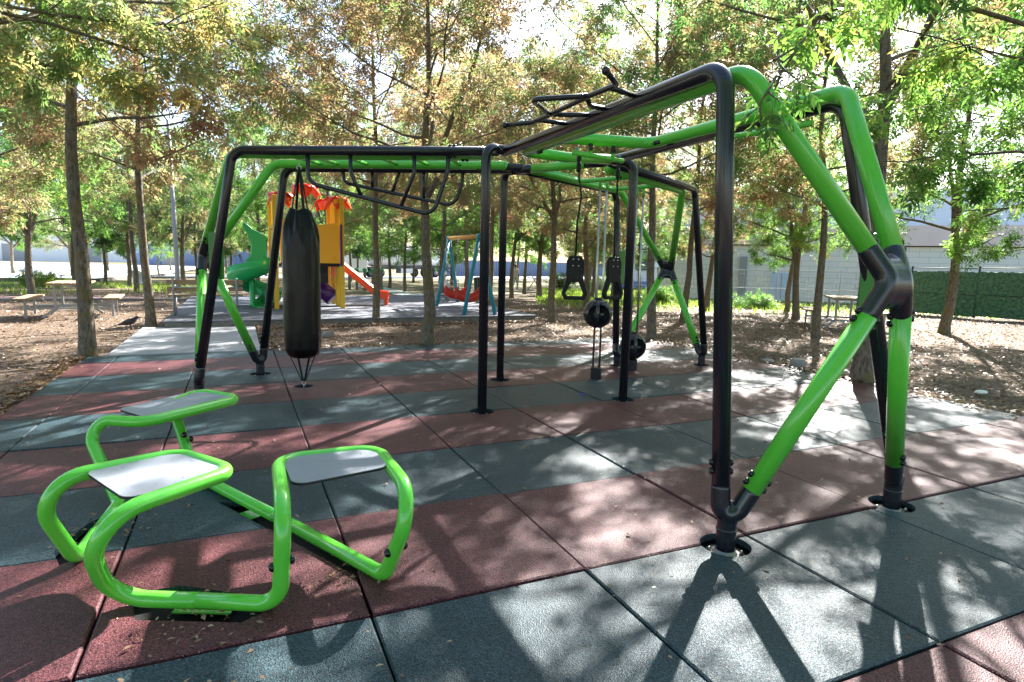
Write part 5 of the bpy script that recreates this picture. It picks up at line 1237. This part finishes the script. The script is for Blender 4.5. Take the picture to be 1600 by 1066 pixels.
def reg_r(R):
    d = R.uniform(19, 45); l = R.uniform(1, 26)*d/26; x = CAM.x+CF.x*d+CF.y*l; y = CAM.y+CF.y*d-CF.x*l
    if (6.2 < x < 9.4 and y < 41) or (-2 < x < 8 and y < 21): return None, None
    if R.random() > sstep(19, 30, d)+.1: return None, None
    return x, y
blades(42000, reg_r, 'grass', 'thin sunlit lawn grass beyond the trees on the right')
def reg_l(R):
    x, y = R.uniform(-16, 0), R.uniform(23, 44)
    if math.sin(x*.8+y*.3)+math.sin(y*.9-x*.4) < .1: return None, None
    return x, y
blades(5000, reg_l, 'grass', 'sparse grass tufts on the dry ground at left', seed=2)

def litter(n, region, label, name, size, seed, z=lambda x, y: terr(x, y)-.02):
    R = np.random.default_rng(seed); P = []; D = []
    while len(P) < n:
        x, y = region(R)
        if x is None: continue
        P.append((x, y, z(x, y)+R.uniform(.004, .02))); a = R.uniform(0, 6.28); D.append((math.cos(a), math.sin(a), R.uniform(-.15, .4)))
    N = len(P); P = np.array(P); D = np.array(D); D /= np.linalg.norm(D, axis=1)[:, None]
    S = R.uniform(size[0], size[1], (N, 1)); sd = np.cross(D, np.array([0, 0, 1.0])+R.normal(size=(N, 3))*.45); sd /= np.linalg.norm(sd, axis=1)[:, None]
    up = np.cross(sd, D); w = S*R.uniform(.14, .30, (N, 1))
    V = np.stack([P, P+D*S*.45+sd*w+up*S*.10, P+D*S, P+D*S*.45-sd*w+up*S*.06], 1).reshape(-1, 3)
    me = bpy.data.meshes.new(name); me.vertices.add(len(V)); me.vertices.foreach_set('co', V.ravel().astype(np.float32)); me.loops.add(len(V)); me.loops.foreach_set('vertex_index', np.arange(len(V), dtype=np.int32))
    me.polygons.add(N); me.polygons.foreach_set('loop_start', np.arange(N, dtype=np.int32)*4)
    at = me.attributes.new('tint', 'FLOAT', 'POINT'); at.data.foreach_set('value', np.repeat(R.uniform(0, 1, N), 4).astype(np.float32))
    me.update(calc_edges=True); o = bpy.data.objects.new(name, me); COL.objects.link(o); me.materials.append(M['drylitter']); return tag(o, label, None, kind='stuff')
def reg_soil(R):
    d = 3+22*R.random()**.8; l = R.uniform(-.9, .9)*d; x = CAM.x+CF.x*d+CF.y*l; y = CAM.y+CF.y*d-CF.x*l
    if (FX0 < x < FX1 and y < FY1) or (-1.2 < x < .85 and y < 12.2) or (-.85 < x < 7.25 and 12 < y < 20.2): return None, None
    return x, y
litter(52000, reg_soil, 'dry leaves and twigs littering the soil', 'leaf_litter', (.025, .075), 4)
def reg_edge(R):
    k = R.random()
    if k < .30: return FX0-.25+abs(R.normal())*-.10+.22, R.uniform(4, 8.6)
    if k < .52: return (FX1+R.normal()*.16, R.uniform(1, 8.5)) if R.random() < .6 else (R.uniform(1, 7.7), FY1+R.normal()*.10)
    if k < .75: return .87+abs(R.normal())*.12, R.uniform(8.7, 12.0)
    return R.uniform(1.0, 7.1), 12.02-abs(R.normal())*.16
litter(8000, reg_edge, 'dry leaves drifted along the edges of floor and kerb', 'leaf_drift', (.03, .08), 5, lambda x, y: .0)
def reg_floor(R):
    if R.random() < .3:
        cx, cy, s = [(6.3, 2.6, .5), (.3, 3.4, .3), (.95, 1.32, .08), (.36, 1.24, .12), (-.15, 2.3, .12), (.2, .6, .3)][int(R.integers(6))]; return cx+R.normal()*s, cy+R.normal()*s
    return R.uniform(FX0, FX1), -1+9.6*R.random()
litter(1700, reg_floor, 'scattered leaf scraps on the rubber tiles', 'leaf_scraps', (.010, .040), 6, lambda x, y: .0)
